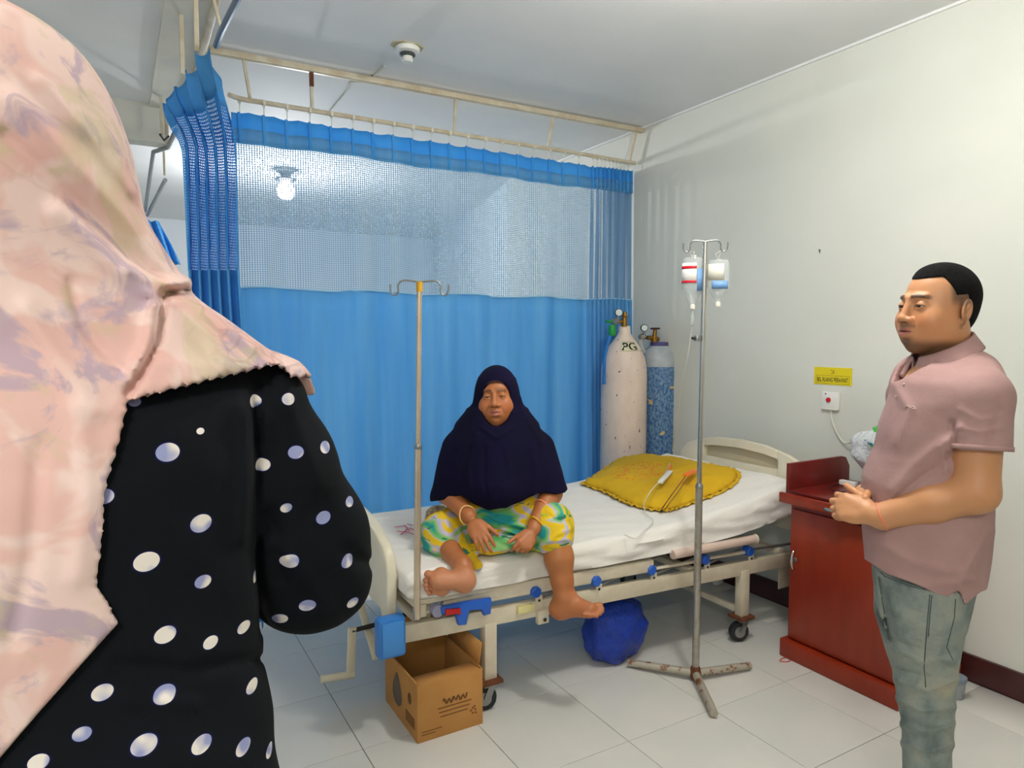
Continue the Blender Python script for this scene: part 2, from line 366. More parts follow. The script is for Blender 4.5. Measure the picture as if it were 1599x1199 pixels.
pts = [atz(x, y, CZ-.006) for x, y in [(600, 103), (588, 115), (572, 127), (548, 128), (542, 142), (525, 162), (514, 176)]]
tag(MB().tube(polyline(pts, 5), .006, 6).build('ceiling_cable', 'off_white'), 'thin white cable running loose across the ceiling past the curtain frame', 'cable')
# sign, call button, hook
S = [atx(x, y, XW-.001) for x, y in [(1272, 573), (1331, 573), (1331, 600), (1272, 599)]]
y1, y0, z1, z0 = S[0].y, S[1].y, S[0].z+.002, S[3].z
sg = thing('wall_sign', 'yellow nurse-call notice stuck on the wall above the red button', 'sign', (XW-.002, (y0+y1)/2, z0))
MB().box((XW-.003, y0, z0), (XW, y1, z1)).build('panel', 'yellow_sign', sg, smooth=False)
cy, cz = (y0+y1)/2, (z0+z1)/2; W = y1-y0; H = z1-z0
text_mesh('BEL RUANG PERAWAT', W*.82, H*.26, 'lettering', 'ink', frame_M((XW-.0034, cy, z0+H*.29), (0, -1, 0), (0, 0, 1)), sg, bold=.015)
b = MB()
fy = cy
for a, c in (((-.44, .52), (.44, .52)), ((-.44, .07), (.44, .07)), ((-.44, .07), (-.44, .52)), ((.44, .07), (.44, .52))):
    b.bar((XW-.0033, fy-a[0]*W, z0+a[1]*H), (XW-.0033, fy-c[0]*W, z0+c[1]*H), .001, .0012, up=(1, 0, 0))
b.build('border_line', 'brown_leather', sg, smooth=False)
b = MB(); b.tube([(XW-.0033, fy+.01, z1-.012), (XW-.0033, fy+.003, z1-.02), (XW-.0033, fy-.008, z1-.014), (XW-.0033, fy-.002, z1-.03), (XW-.0033, fy+.008, z1-.034)], .0012, 5)
b.tube([(XW-.0033, fy-.006, z1-.03), (XW-.0033, fy-.012, z1-.022)], .0012, 5); b.build('emblem', 'brown_leather', sg)
q0, q1 = atx(1285, 611, XW), atx(1312, 640, XW)
cb = thing('call_button', 'square white nurse call box with a round red button', 'call button', (XW, (q0.y+q1.y)/2, q1.z))
MB().box((XW-.014, q1.y, q1.z), (XW, q0.y, q0.z), .003).build('plate', 'white_plastic', cb)
MB().box((XW-.018, q1.y+.004, q1.z-.004), (XW, q0.y-.004, q1.z+.004), .001).build('lower_lip', 'off_white', cb)
q = atx(1297, 624, XW)
MB().lathe((XW-.013, q.y, q.z), [(.016, 0), (.016, .003), (.0, .003)], 20, (-1, 0, 0)).build('bezel', 'white_plastic', cb)
MB().lathe((XW-.016, q.y, q.z), [(.0125, 0), (.0125, .006), (.010, .009), (0, .0095)], 20, (-1, 0, 0)).build('button', 'red_button', cb)
q = atx(1292, 614.5, XW); MB().lathe((XW-.013, q.y, q.z), [(.004, 0), (.004, .002), (0, .002)], 12, (-1, 0, 0)).build('indicator', mat('grey_dot', (90, 84, 84), .5), cb)
pts = [atx(x, y, X) for x, y, X in [(1298, 640, XW-.006), (1299, 655, XW-.008), (1305, 672, XW-.01), (1312, 685, XW-.012), (1320, 692, XW-.02), (1330, 690, XW-.05)]]
MB().tube(polyline(pts, 5), .0045, 8).build('cord', 'off_white', cb)
q = atx(1281, 391, XW); b = MB(); b.tube([(XW, q.y, q.z), (XW-.01, q.y, q.z+.004), (XW-.012, q.y-.006, q.z-.012)], .0022, 6)
tag(b.build('wall_hook', 'dark_metal'), 'tiny bent metal hook high on the bare right wall', 'hook')
# ------------------------------------------------------------------ curtain frame hanging from the ceiling
fr = thing('curtain_frame', 'cream painted steel frame with drop struts carrying the bay curtain rail', 'curtain frame', (1.8, 3.74, 2.70))
MB().bar((.42, 3.75, 2.905), (3.17, 3.70, 2.905), .035, .03, .003).build('top_bar', 'pale_rail', fr)
MB().bar((.40, 2.2, 2.905), (.42, 4.82, 2.905), .03, .03, .003).build('top_bar', 'pale_rail', fr)
ROD = polyline([(.52, 3.70, 2.69), (.60, 3.765, 2.70), (.75, 3.78, 2.705), (1.3, 3.78, 2.705), (2.0, 3.775, 2.705), (2.7, 3.77, 2.705), (3.165, 3.765, 2.70)], 6)
MB().tube(ROD, .013, 8).build('curtain_rail', 'pale_rail', fr)
for X, top in ((.63, (.60, 3.755)), (.944, (.935, 3.755)), (1.78, (1.775, 3.74)), (2.45, (2.455, 3.725)), (3.12, (3.12, 3.71))):
    MB().bar((top[0], top[1], 2.895), (X, 3.775, 2.715), .022, .014, .002, up=(1, 0, 0)).build('strut', 'pale_rail', fr)
for y, z in ((3.74, 2.9), (3.78, 2.9)): pass
MB().box((.925, 3.742, 2.82), (.948, 3.748, 2.89), .001).build('rust_patch', 'rust', fr)
for k, (x, yy) in enumerate(((.322, 3.12), (.292, 3.42))):
    MB().bar((x, yy, 2.91), (x, yy+.02, 2.66), .022, .018, .002, up=(1, 0, 0)).build('strut', 'pale_rail', fr)
MB().bar((.22, 3.15, 2.905), (.42, 3.15, 2.905), .02, .02, .002).build('cross_bar', 'pale_rail', fr)
# grey-blue rails of the neighbouring bays
rl = thing('near_ceiling_rail', 'grey-blue curtain rail running along the ceiling strip towards the camera', 'curtain rail', (.40, 2.7, 2.66))
MB().tube(polyline([(.385, 3.05, 2.665), (.39, 2.9, 2.675), (.415, 2.45, 2.68), (.42, 2.15, 2.68)], 6), .013, 8).build('rail', 'blue_grey_rail', rl)
MB().bar((.35, 2.98, 2.905), (.40, 2.98, 2.69), .016, .012, .002, up=(1, 0, 0)).build('strut', 'pale_rail', rl)
MB().bar((.43, 2.62, 2.9), (.42, 2.60, 2.69), .016, .012, .002, up=(1, 0, 0)).build('strut', 'pale_rail', rl)
q = lambda x, y, z=2.68: atz(x, y, z)
rl = thing('far_ceiling_rail', 'angled grey curtain rails hanging beyond the bunched blue curtain', 'curtain rail', (.3, 5.0, 2.66))
MB().tube([q(275, 203), q(262, 230), q(240, 237), q(226, 330)], .014, 8).build('rail', 'grey_metal', rl)
MB().tube([q(258, 281), q(230, 336)], .016, 8).build('rail', 'grey_metal', rl)
for x, y in ((253, 213), (257, 276), (262, 229)):
    a = q(x, y); MB().bar((a.x, a.y, CZ), (a.x, a.y, 2.69), .02, .016, .002, up=(1, 0, 0)).build('strut', 'pale_rail', rl)
MB().tube([q(250, 210), q(256, 219), q(263, 213)], .007, 6).build('hanger_hook', 'dark_metal', rl)
a = q(231, 338)
b = MB()
b.grid(lambda u, v: Vector((a.x-.06+.16*u+.30*v*.6, a.y+.05*math.sin(u*14+v*5), 2.64-.42*v)), 24, 8)
tag(b.build('tied_curtain', 'bunch_header', solid=.003), 'small end of blue curtain tied up at the far grey rail', 'curtain', 'blue privacy curtains')
# ------------------------------------------------------------------ main curtain: header, net, lower cloth
def fold_path(x0, x1, n, amp, lam, y0, dens):
    pts = []
    ph = 0
    for i in range(n+1):
        t_ = i/n; x = x0+(x1-x0)*t_; d = dens(x); ph += (x1-x0)/n/(lam*(1-d)+.055*d)*2*PI
        pts.append((x+0*ph, y0+(amp*(1-d)+.045*d)*math.sin(ph)+.012*math.sin(x*5.1)*(1-d)+.008*math.sin(x*13)))
    return pts
NX = 1400
dens = lambda x: 1/(1+math.exp(-(x-2.93)*22))
def main_xy(x, v):     # v=0 top ... 1 bottom, y of the cloth
    d = dens(x)
    if x < 2.72: ph = x/.25
    else: ph = 2.72/.25+(x-2.72)/.25+5.5*max(0, x-2.80)/.38*1.9
    ph *= 2*PI
    a = (.022*(.35+.65*min(1, v*3)))*(1-d)+.034*d
    return 3.79+a*math.sin(ph+.8*v*math.sin(x*3))+.010*math.sin(x*9+v*2)*min(1, v*2)+(.006*math.sin(ph*3.1)*d)
XA, XB = .54, 3.155
def topz(x): return 2.645+.008*abs(math.sin(x/.125*PI))*-1*(x < 2.85)+.03*max(0, (.9-x))*0
def seam(x): return 2.495+.006*math.sin(x*7)
def low(x): return 1.752+.006*math.sin(x*11)
ct = thing('bay_curtain', 'long blue bay curtain with pale net upper half, drawn behind the bed', 'curtain', (1.85, 3.79, .35), group='blue privacy curtains')
H1 = 2.85-2.645
def hdr(u, v):
    x = XA+(XB-XA)*u; return Vector((x, main_xy(x, .02), topz(x)*(1-v)+seam(x)*v))
MB().grid(hdr, 700, 3).build('header', 'curtain_header', ct, angle=60, solid=.002)
MB().grid(lambda u, v: hdr(u, .52+.48*v)+Vector((0, -.003, 0)), 700, 2).build('header_band', 'curtain_blue', ct, angle=60, solid=.001)
# box-pleat pinches and gliders
hooks = []
x = .58
while x < 3.14:
    hooks.append(x); x += .1175 if x < 2.80 else .034
me0 = None
def hook_mesh():
    b = MB(); b.tube([(0, 0, -.055), (0, .002, -.02), (.006, 0, -.004), (0, 0, .016), (-.006, 0, 0), (0, 0, -.02)], .0028, 5); b.box((-.007, -.016, -.006), (.007, .016, .02), .002)
    me = bpy.data.meshes.new('hook'); b.b.to_mesh(me); b.b.free(); me.materials.append(MATS['off_white']); return me
me0 = hook_mesh()
for x in hooks:
    o = bpy.data.objects.new('hook', me0); COL.objects.link(o); o.parent = ct; o.location = Vector((x, main_xy(x, .02)*.3+3.775*.7, 2.695))-ct.location
for x in hooks:
    if x < 2.84:
        z0_, z1_ = seam(x), topz(x)
        MB().bar((x, main_xy(x, .02)-.006, z0_), (x-.004, main_xy(x, .02)-.006, z1_+.004), .006, .014, .001, up=(1, 0, 0)).build('pleat', 'curtain_header', ct)
# net : real threads
def net(pathfn, u0, u1, nu, zt, zb, nz, wv, wh, jit=0.0):
    """pathfn(u, v)->(x,y). vertical threads at nu steps, rows at nz steps"""
    V = []; Fc = []
    us = [u0+(u1-u0)*i/nu for i in range(nu+1)]
    def P(u, v):
        x, y = pathfn(u, v); return (x, y, zt(u)*(1-v)+zb(u)*v)
    for i, u in enumerate(us):       # verticals
        du = wv*(u1-u0)/2
        m_ = 14
        for k in range(m_+1):
            v = k/m_; V.append(P(u-du, v)); V.append(P(u+du, v))
        b0 = len(V)-2*(m_+1)
        for k in range(m_): Fc.append((b0+2*k, b0+2*k+1, b0+2*k+3, b0+2*k+2))
    for j in range(nz+1):
        v = j/nz; b0 = len(V)
        for u in us:
            V.append(P(u, max(0, v-wh/2))); V.append(P(u, min(1, v+wh/2)))
        for i in range(nu): Fc.append((b0+2*i, b0+2*i+2, b0+2*i+3, b0+2*i+1))
    me = bpy.data.meshes.new('net'); me.from_pydata(V, [], Fc); return me
me = net(lambda x, v: (x, main_xy(x, .1+.4*v)), XA+.02, XB, 210, seam, low, 64, .0021, .0055)
me.transform(Matrix.Translation(-Vector(ct.location))); o = link_mesh('net', me, 'curtain_net', ct); o['kind'] = 'stuff'
def lower(u, v):
    x = XA+(XB-XA)*u; return Vector((x+.01*math.sin(v*3+x*4), main_xy(x, .5+.5*v), low(x)*(1-v)+(.10+.01*math.sin(x*8))*v))
MB().grid(lower, 700, 14).build('lower_cloth', 'curtain_blue', ct, angle=80, solid=.002)
b = MB(); b.grid(lambda u, v: Vector((XA+(XB-XA)*u, main_xy(XA+(XB-XA)*u, .5)-.004, low(XA+(XB-XA)*u)+.010*(.5-v))), 500, 1); b.build('seam', mat('pale_seam', (150, 200, 232), .8), ct, angle=80, solid=.002)
b = MB(); b.grid(lambda u, v: Vector((XA+(XB-XA)*u, main_xy(XA+(XB-XA)*u, .04)-.004, seam(XA+(XB-XA)*u)+.012*(.5-v))), 500, 1); b.build('seam', 'curtain_blue', ct, angle=80, solid=.002)
# ------------------------------------------------------------------ bunched curtain on the side rail
bc = thing('bunched_curtain', 'gathered bright blue curtain with coarse net, folded header, left of the bay', 'curtain', (.36, 3.4, .4), group='blue privacy curtains')
# rail path of the gathers, seen as steep zig-zag folds
def smooth_(t): return t*t*(3-2*t)
def bpath(u, v):
    # u 0..1 from far-left to near-right
    y = 3.86-.86*min(u, .8)/.8; x = .235+.11*min(u, .8)/.8
    if u > .80: x += (u-.8)*.5; y += (u-.8)*2.1   # last fold turns back to the right
    k = smooth_(min(1, v*3.6))
    # gathers close up below the header
    yc, xc = 3.40, .385
    ph = u*2*PI*5.5
    a = .030+.008*k+.010*math.sin(u*23)*(1-k)
    w_ = u-.5
    xx = (x*(1-k)+(xc+w_*.205)*k); yy = y*(1-k)+(yc-w_*.12)*k
    return xx+a*.45*math.sin(ph+v), yy+a*math.cos(ph)
def btop(u): return 2.66-.035*abs(math.sin(u*PI*4.5))
def bseam(u): return 2.50+.02*math.sin(u*9)
def bh(u, v):
    x, y = bpath(u, v*.12); return Vector((x, y, btop(u)*(1-v)+bseam(u)*v))
MB().grid(bh, 160, 4).build('header', 'bunch_header', bc, angle=60, solid=.003)
me = net(lambda u, v: bpath(u, .12+.6*v), 0, 1, 110, bseam, lambda u: 1.80, 56, .0068, .0090)
me.transform(Matrix.Translation(-Vector(bc.location))); o = link_mesh('net', me, 'bunch_net', bc); o['kind'] = 'stuff'
def bl(u, v):
    x, y = bpath(u, .72+.28*v); return Vector((x+(.02+.05*u)*v, y, 1.80*(1-v)+.12*v))
MB().grid(bl, 200, 12).build('lower_cloth', 'bunch_header', bc, angle=80, solid=.003)
b = MB(); 
for (px_, py_), (qx, qy) in (((284, 128), (290, 125)), ((290, 125), (293, 131)), ((294, 124), (299, 128)), ((288, 137), (289, 144)), ((293, 136), (297, 137)), ((294, 142), (298, 142))):
    pass
b.b.free()
# ------------------------------------------------------------------ hospital bed (near side turned 3 degrees off the wall normal)
BX0, BX1 = .90, 2.98
def ny(x): return 2.365-(x-.9)*.058       # near rail line
WD = .84
bed = thing('hospital_bed', 'cream steel hospital bed with blue fittings standing along the bay', 'bed', (1.95, 2.7, 0))
for dy, nm in ((0, 'side_beam'), (WD, 'side_beam')):
    MB().bar((BX0-.02, ny(BX0)+dy, .385), (BX1+.05, ny(BX1+.05)+dy, .365), .035, .068, .004).build(nm, 'bed_beam', bed)
for x in (.98, 1.6, 2.3, 2.9):
    MB().bar((x, ny(x)+.01, .40), (x, ny(x)+WD-.01, .40), .04, .03, .003).build('cross_bar', 'cream_steel', bed)
# mattress deck, raised at the head
MB().prism([(.92, .49), (1.95, .475), (2.96, .565), (2.96, .585), (1.95, .505), (.92, .515)], 1, 2.33, 3.12, .004).build('deck', 'cream_steel', bed)
for x in (1.0, 1.7):
    MB().bar((x, 2.40, .40), (x, 2.40, .50), .03, .03, .002, up=(1, 0, 0)).build('deck_support', 'cream_steel', bed)
MB().bar((1.75, 2.42, .40), (2.7, 2.36, .545), .018, .016, .002).build('backrest_arm', 'grey_metal', bed)
MB().bar((2.2, 2.6, .40), (2.7, 2.6, .54), .018, .016, .002).build('backrest_arm', 'grey_metal', bed)
MB().bar((1.05, 2.36, .478), (2.05, 2.29, .472), .03, .055, .004).build('deck_side', 'cream_steel', bed)
# foot end panel
fy = 2.40
MB().prism([(2.41, .36), (2.405, .60), (2.415, .665), (2.45, .705), (2.55, .735), (2.68, .765), (2.85, .785), (3.0, .77), (3.15, .735), (3.22, .70), (3.25, .62), (3.25, .46), (2.47, .46), (2.455, .36)], 0, .845, .885, .012).build('footboard', 'abs_cream', bed)
MB().bar(atx(560, 935, .87), atx(588, 1028, .87), .02, .03, .003, up=(1, 0, 0)).build('foot_strut', 'abs_cream', bed)
# head end panel with a hand slot
hp = [(2.20, .50), (2.20, .80), (2.23, .855), (2.30, .885), (2.45, .915), (2.62, .925), (2.80, .915), (2.93, .885), (3.02, .855), (3.07, .80), (3.07, .50)]
def panel_with_slot():
    b = MB(); inner = [(2.36, .815), (2.36, .845), (2.40, .86), (2.60, .875), (2.82, .865), (2.88, .845), (2.88, .815)]
    # top rail, bottom, two uprights as separate pieces of one outline
    b.prism([(2.20, .50), (2.20, .80), (2.23, .855), (2.30, .885), (2.36, .898), (2.36, .50)], 0, 2.965, 3.0, .008)
    b.prism([(2.88, .50), (2.88, .90), (2.93, .885), (3.02, .855), (3.07, .80), (3.07, .50)], 0, 2.965, 3.0, .008)
    b.prism([(2.36, .852), (2.36, .898), (2.45, .915), (2.62, .925), (2.80, .915), (2.88, .90), (2.88, .855), (2.80, .872), (2.62, .882), (2.45, .872)], 0, 2.965, 3.0, .006)
    b.prism([(2.36, .50), (2.36, .80), (2.88, .80), (2.88, .50)], 0, 2.965, 3.0, .008)
    return b.build('headboard', 'abs_cream', bed)
panel_with_slot()
MB().prism([(2.36, .79), (2.36, .86), (2.45, .878), (2.62, .888), (2.80, .878), (2.88, .86), (2.88, .79)], 0, 3.0, 3.008, .002).build('handle_recess', mat('beige_recess', (196, 186, 158), .5), bed)
# corner bumper
q0 = aty(591, 971, 2.315); q1 = aty(636, 1024, 2.315)
MB().box((q0.x, 2.315, q1.z), (q1.x, 2.375, q0.z), .016).build('corner_bumper', 'blue_plastic', bed)
MB().box((q0.x+.014, 2.311, q1.z+.014), (q1.x-.012, 2.317, q0.z-.014), .003).build('bumper_rim', mat('bumper_blue', (66, 142, 216), .35), bed)
# legs, castors
def castor(x, y, top, big=False):
    wheel = MB().lathe((x-.02, y, .052), [(.0, -.016), (.035, -.016), (.047, -.014), (.051, 0), (.047, .014), (.035, .016), (0, .016)], 20, (.35, 1, 0))
    w_ = wheel.build('wheel', 'black_rubber', bed)
    h = MB().lathe((x-.02, y, .052), [(.0, -.019), (.027, -.019), (.03, -.013), (.03, .013), (.027, .019), (0, .019)], 16, (.35, 1, 0)).build('wheel_hub', 'grey_metal', w_)
    b = MB()
    for s_ in (-.023, .023):
        b.bar((x+.012-.3*s_*-.35, y+s_, top-.005), (x-.02, y+s_, .05), .006, .03, .001, up=(1, 0, 0))
    b.box((x-.035, y-.034, top-.012), (x+.035, y+.034, top), .002); b.build('fork', 'grey_metal', bed)
    MB().box((x-.05, y-.045, top-.002), (x+.045, y+.045, top+.014), .003).build('castor_plate', 'rust', bed)
for (x, dy) in ((1.245, 0), (2.615, 0), (1.245, WD), (2.615, WD)):
    y = ny(x)+dy
    MB().box((x-.027, y-.022, .13), (x+.027, y+.022, .36), .003).build('leg', 'bed_beam', bed); castor(x, y, .118)
MB().bar((2.615, ny(2.6)+.02, .15), (2.615, ny(2.6)+WD-.02, .15), .022, .03, .002).build('leg_brace', 'cream_steel', bed)
MB().bar((1.245, ny(1.2)+.02, .15), (1.245, ny(1.2)+WD-.02, .15), .022, .03, .002).build('leg_brace', 'cream_steel', bed)
MB().prism([(2.88, .21), (3.10, .21), (3.10, .34), (2.88, .34)], 1, 2.262, 2.268, .001).build('head_bracket', 'cream_steel', bed)
# crank at the foot end
ck = MB().tube([(1.0, 2.72, .285), (.795, 2.70, .285)], .010, 8).build('crank_shaft', 'dark_metal', bed)
MB().bar((.797, 2.70, .30), (.785, 2.70, .085), .016, .034, .003, up=(1, 0, 0)).build('crank_arm', 'abs_cream', ck)
MB().tube([(.80, 2.70, .10), (.665, 2.70, .112)], .016, 10).build('crank_grip', 'abs_cream', ck)
# folded side rail : joints, brackets, link bars
jx = [(833, 922), (927, 905), (1013, 888), (1097, 872), (1166, 859)]
J = [aty(x, y, ny(.9)-.02-(k+1)*.016) for k, (x, y) in enumerate(jx)]
for k, p in enumerate(J):
    j = MB().lathe((p.x, p.y-.018, p.z), [(.0, -.012), (.02, -.012), (.024, -.008), (.024, .03), (0, .03)], 8, (0, 1, 0), rot=.4).build('rail_joint', 'joint_blue', bed, angle=25)
    zt = p.z-.022; zb = .375-(p.x-.9)*.0095
    MB().box((p.x+.002, p.y-.016, zb-.01), (p.x+.034, p.y-.006, zt+.004), .002).build('rail_bracket', 'cream_steel', bed)
    MB().lathe((p.x+.018, p.y-.0165, zt-.018), [(.006, 0), (.006, .001), (0, .001)], 10, (0, -1, 0)).build('bracket_hole', 'black_rubber', bed)
for a_, c_ in zip(J, J[1:]):
    MB().tube([(a_.x+.02, a_.y-.004, a_.z-.002), (c_.x-.012, c_.y-.002, c_.z-.006)], .011, 8, flat=.7).build('link_bar', 'cream_steel', bed)
    MB().tube([(a_.x+.035, a_.y+.012, a_.z-.038), (c_.x-.03, c_.y+.012, c_.z+.006)], .006, 6).build('link_rod', 'grey_metal', bed)
p = J[-1]; MB().tube([(p.x+.015, p.y, p.z), (2.96, 2.235, p.z-.005)], .007, 8).build('link_rod', 'grey_metal', bed)
p = J[0]; MB().tube([(p.x-.02, p.y, p.z-.004), (.97, ny(.97)-.012, .455)], .011, 8, flat=.7).build('link_bar', 'cream_steel', bed)
qa, qb = aty(1050, 866, 2.25), aty(1180, 841, 2.225)
MB().tube([qa, qa.lerp(qb, .5), qb], .021, 12).build('top_rail', mat('pinkish_cream', (214, 190, 176), .4), bed)
MB().lathe(qb, [(.0225, -.012), (.0235, 0), (.018, .004), (0, .005)], 14, (1, -.06, -.02)).build('rail_end_cap', 'abs_cream', bed)
# latch: blue lever with red catch
L = lambda x, y: aty(x, y, 2.325)
pl_ = [(684, 945), (722, 938), (763, 931), (763, 936), (762, 955), (752, 958), (749, 947), (728, 948), (724, 972), (712, 973), (709, 953), (686, 956)]
b = MB(); P2 = [L(x, y) for x, y in pl_]; b.prism([(p.x, p.z) for p in P2], 1, 2.300, 2.322, .003); b.build('latch_lever', 'joint_blue', bed)
P2 = [L(x, y) for x, y in [(690, 947), (713, 945), (714, 955), (702, 953), (691, 957)]]
MB().prism([(p.x, p.z) for p in P2], 1, 2.290, 2.299, .002).build('latch_catch', 'red_plastic', bed)
p = L(681, 952); MB().lathe((p.x, 2.335, p.z), [(0, 0), (.024, 0), (.024, -.03), (0, -.03)], 12, (0, 1, 0)).build('latch_knob', mat('grey_violet', (150, 150, 176), .4), bed)
p = L(659, 955); MB().box((p.x-.02, 2.33, p.z-.025), (p.x+.02, 2.37, p.z+.03), .003).build('pole_socket', 'cream_steel', bed)
for (x, y, X0) in ((815, 948, 0), (846, 964, 0)):
    p = aty(x, y, 2.31)
p = aty(825, 948, 2.315); MB().box((p.x-.055, 2.300, p.z-.016), (p.x+.02, 2.325, p.z+.016), .003).build('rail_bracket', mat('yellow_cream', (224, 214, 150), .4), bed)
p = aty(847, 962, 2.312); MB().box((p.x-.03, 2.295, p.z-.026), (p.x+.022, 2.32, p.z+.03), .003).build('rail_bracket', 'cream_steel', bed)
MB().lathe((p.x, 2.293, p.z-.008), [(.008, 0), (.008, .003), (0, .003)], 10, (0, -1, 0)).build('bolt', 'dark_metal', bed)
# ------------------------------------------------------------------ mattress under a white striped sheet
mx = [.89, 1.17, 1.54, 1.92, 2.25, 2.55, 2.80, 2.955]
mt = [.628, .622, .616, .626, .648, .69, .745, .782]; mbt = [.517, .518, .514, .516, .525, .555, .592, .606]
mft = [.645, .648, .65, .66, .675, .705, .752, .785]
def mtz(x, t_): return np.interp(x, mx, mt)*(1-t_)+np.interp(x, mx, mft)*t_
def mat_pt(u, v):
    x = .893+(2.955-.893)*u; zt0, zb = np.interp(x, mx, mt), np.interp(x, mx, mbt); y0, y1 = ny(x)-.035-.01*math.sin(x*2.5), 3.17
    # perimeter of a rounded rectangle, v 0..1 : near-bottom -> near-top -> far-top -> far-bottom
    h = zt0-zb; r = .035; w_ = y1-y0
    segs = [h-r, 1.57*r, w_-2*r, 1.57*r, h-r]; s_ = v*sum(segs)
    k = 0
    while k < 4 and s_ > segs[k]: s_ -= segs[k]; k += 1
    if k == 0: y, z = y0+.006*math.sin(x*9), zb+s_
    elif k == 1: a = s_/r; y, z = y0+r-r*math.cos(a), zt0-r+r*math.sin(a)
    elif k == 2: y, z = y0+r+s_, zt0
    elif k == 3: a = s_/r; y, z = y1-r+r*math.sin(a), zt0-r+r*math.cos(a)
    else: y, z = y1, zt0-r-s_
    t_ = max(0, min(1, (y-y0)/w_)); z += (mtz(x, t_)-zt0)*(1 if k in (1, 2, 3) else .6)
    e = min(u, 1-u)*2.06
    if e < .04:
        sh = (.04-e)/.04; cy_, cz_ = (y0+y1)/2, (zt0+zb)/2; f = 1-.35*sh*sh
        z = cz_+(z-cz_)*f
    n_ = noise.noise(Vector((x*2.2, y*3.5, z*4)))*.012+noise.noise(Vector((x*5, y*14+x*5, z*9)))*.006+.004*math.sin(z*90+x*4+4*noise.noise(Vector((x*3, 0, 0))))*(k == 0)
    if k == 0: y -= abs(n_)*1.4
    else: z += n_*.8
    return Vector((x, y, z))
b = MB(); NU, NV = 170, 90
V = [[b.b.verts.new(mat_pt(i/NU, j/NV)) for j in range(NV+1)] for i in range(NU+1)]
for i in range(NU):
    for j in range(NV): b.b.faces.new((V[i][j], V[i+1][j], V[i+1][j+1], V[i][j+1]))
for i in range(NU): b.b.faces.new((V[i+1][0], V[i][0], V[i][NV], V[i+1][NV]))
b.b.faces.new(V[0]); b.b.faces.new(V[NU][::-1])
mtr = thing('mattress', 'bed mattress under a wrinkled white striped sheet, raised at the head end', 'mattress', (1.9, 2.75, .52))
b.build('sheet', 'sheet', mtr, angle=75)
def on_mat(px_, py_):
    z = .64
    for _ in range(6):
        p = atz(px_, py_, z); x = max(.9, min(2.95, p.x)); z = mtz(x, max(0, min(1, (p.y-2.3)/.85)))
    return atz(px_, py_, z+.006)
b = MB()
for (x0_, y0_, x1_, y1_) in ((616, 823, 632, 821), (620, 829, 640, 831), (626, 834, 636, 826), (632, 820, 640, 828), (636, 818, 645, 820), (640, 824, 648, 828), (640, 832, 652, 836), (655, 822, 660, 828), (655, 838, 659, 834), (657, 828, 664, 829)):
    b.bar(on_mat(x0_, y0_), on_mat(x1_, y1_), .005, .002)
b.build('printed_mark', 'pink_text', mtr)
# yellow pillow
pc = on_mat(1030, 760)
outline_px = [(912, 757), (935, 742), (965, 722), (1000, 716), (1050, 722), (1100, 733), (1140, 742), (1150, 754), (1135, 768), (1100, 778), (1065, 790), (1040, 797), (1005, 793), (975, 783), (950, 770)]
OP = [on_mat(x, y) for x, y in outline_px]; cen = sum(OP, Vector())/len(OP)
pw = thing('pillow', 'mustard yellow pillow with frilled edge and orange flower print on the bed', 'pillow', cen)
OS = polyline(OP+[OP[0]], 8)[:-1]; n = len(OS)
def pil(u, v):
    k = int(u*n) % n; p = OS[k]; r = v; c_ = cen+(p-cen)*r
    h = .060*(1-r**2.6)**.6 if r < 1 else 0
    wob = .006*noise.noise(Vector((c_.x*9, c_.y*9, 0)))+.004*noise.noise(Vector((c_.x*25, c_.y*25, 3)))
    fr_ = .010*math.sin(k*1.9)*max(0, (r-.9)/.1)
    base = mtz(c_.x, max(0, min(1, (c_.y-2.3)/.85)))
    return Vector((c_.x, c_.y, base+.012+h+wob+fr_*.6))
b = MB(); b.grid(pil, n, 22, close_u=True); b.build('cover', 'pillow_cloth', pw, angle=80, solid=.006)
b = MB(); b.grid(lambda u, v: (lambda k: (lambda p, d: Vector((p.x, p.y, mtz(p.x, max(0, min(1, (p.y-2.3)/.85)))+.014+.006*math.sin(k*2.6+v*2))))(OS[k] + (OS[k]-cen).normalized()*(.022*v+.004*math.sin(k*1.7)), 0))(int(u*n) % n), n, 3, close_u=True)
b.build('frill', 'pillow_cloth', pw, angle=80, solid=.003)
def on_pil(px_, py_, up=.0):
    p = on_mat(px_, py_)
    for _ in range(5):
        # height of the pillow below that point
        best = None; d = Vector((p.x-cen.x, p.y-cen.y)); ang = math.atan2(d.y, d.x); k = min(range(n), key=lambda i: abs(math.atan2(math.sin(ang-math.atan2(OS[i].y-cen.y, OS[i].x-cen.x)), math.cos(ang-math.atan2(OS[i].y-cen.y, OS[i].x-cen.x)))))
        rr = d.length/max(1e-4, (Vector((OS[k].x, OS[k].y))-Vector((cen.x, cen.y))).length); h = .060*max(0, 1-rr**2.6)**.6 if rr < 1 else 0
        z = mtz(p.x, max(0, min(1, (p.y-2.3)/.85)))+.020+h+up; p = atz(px_, py_, z)
    return p
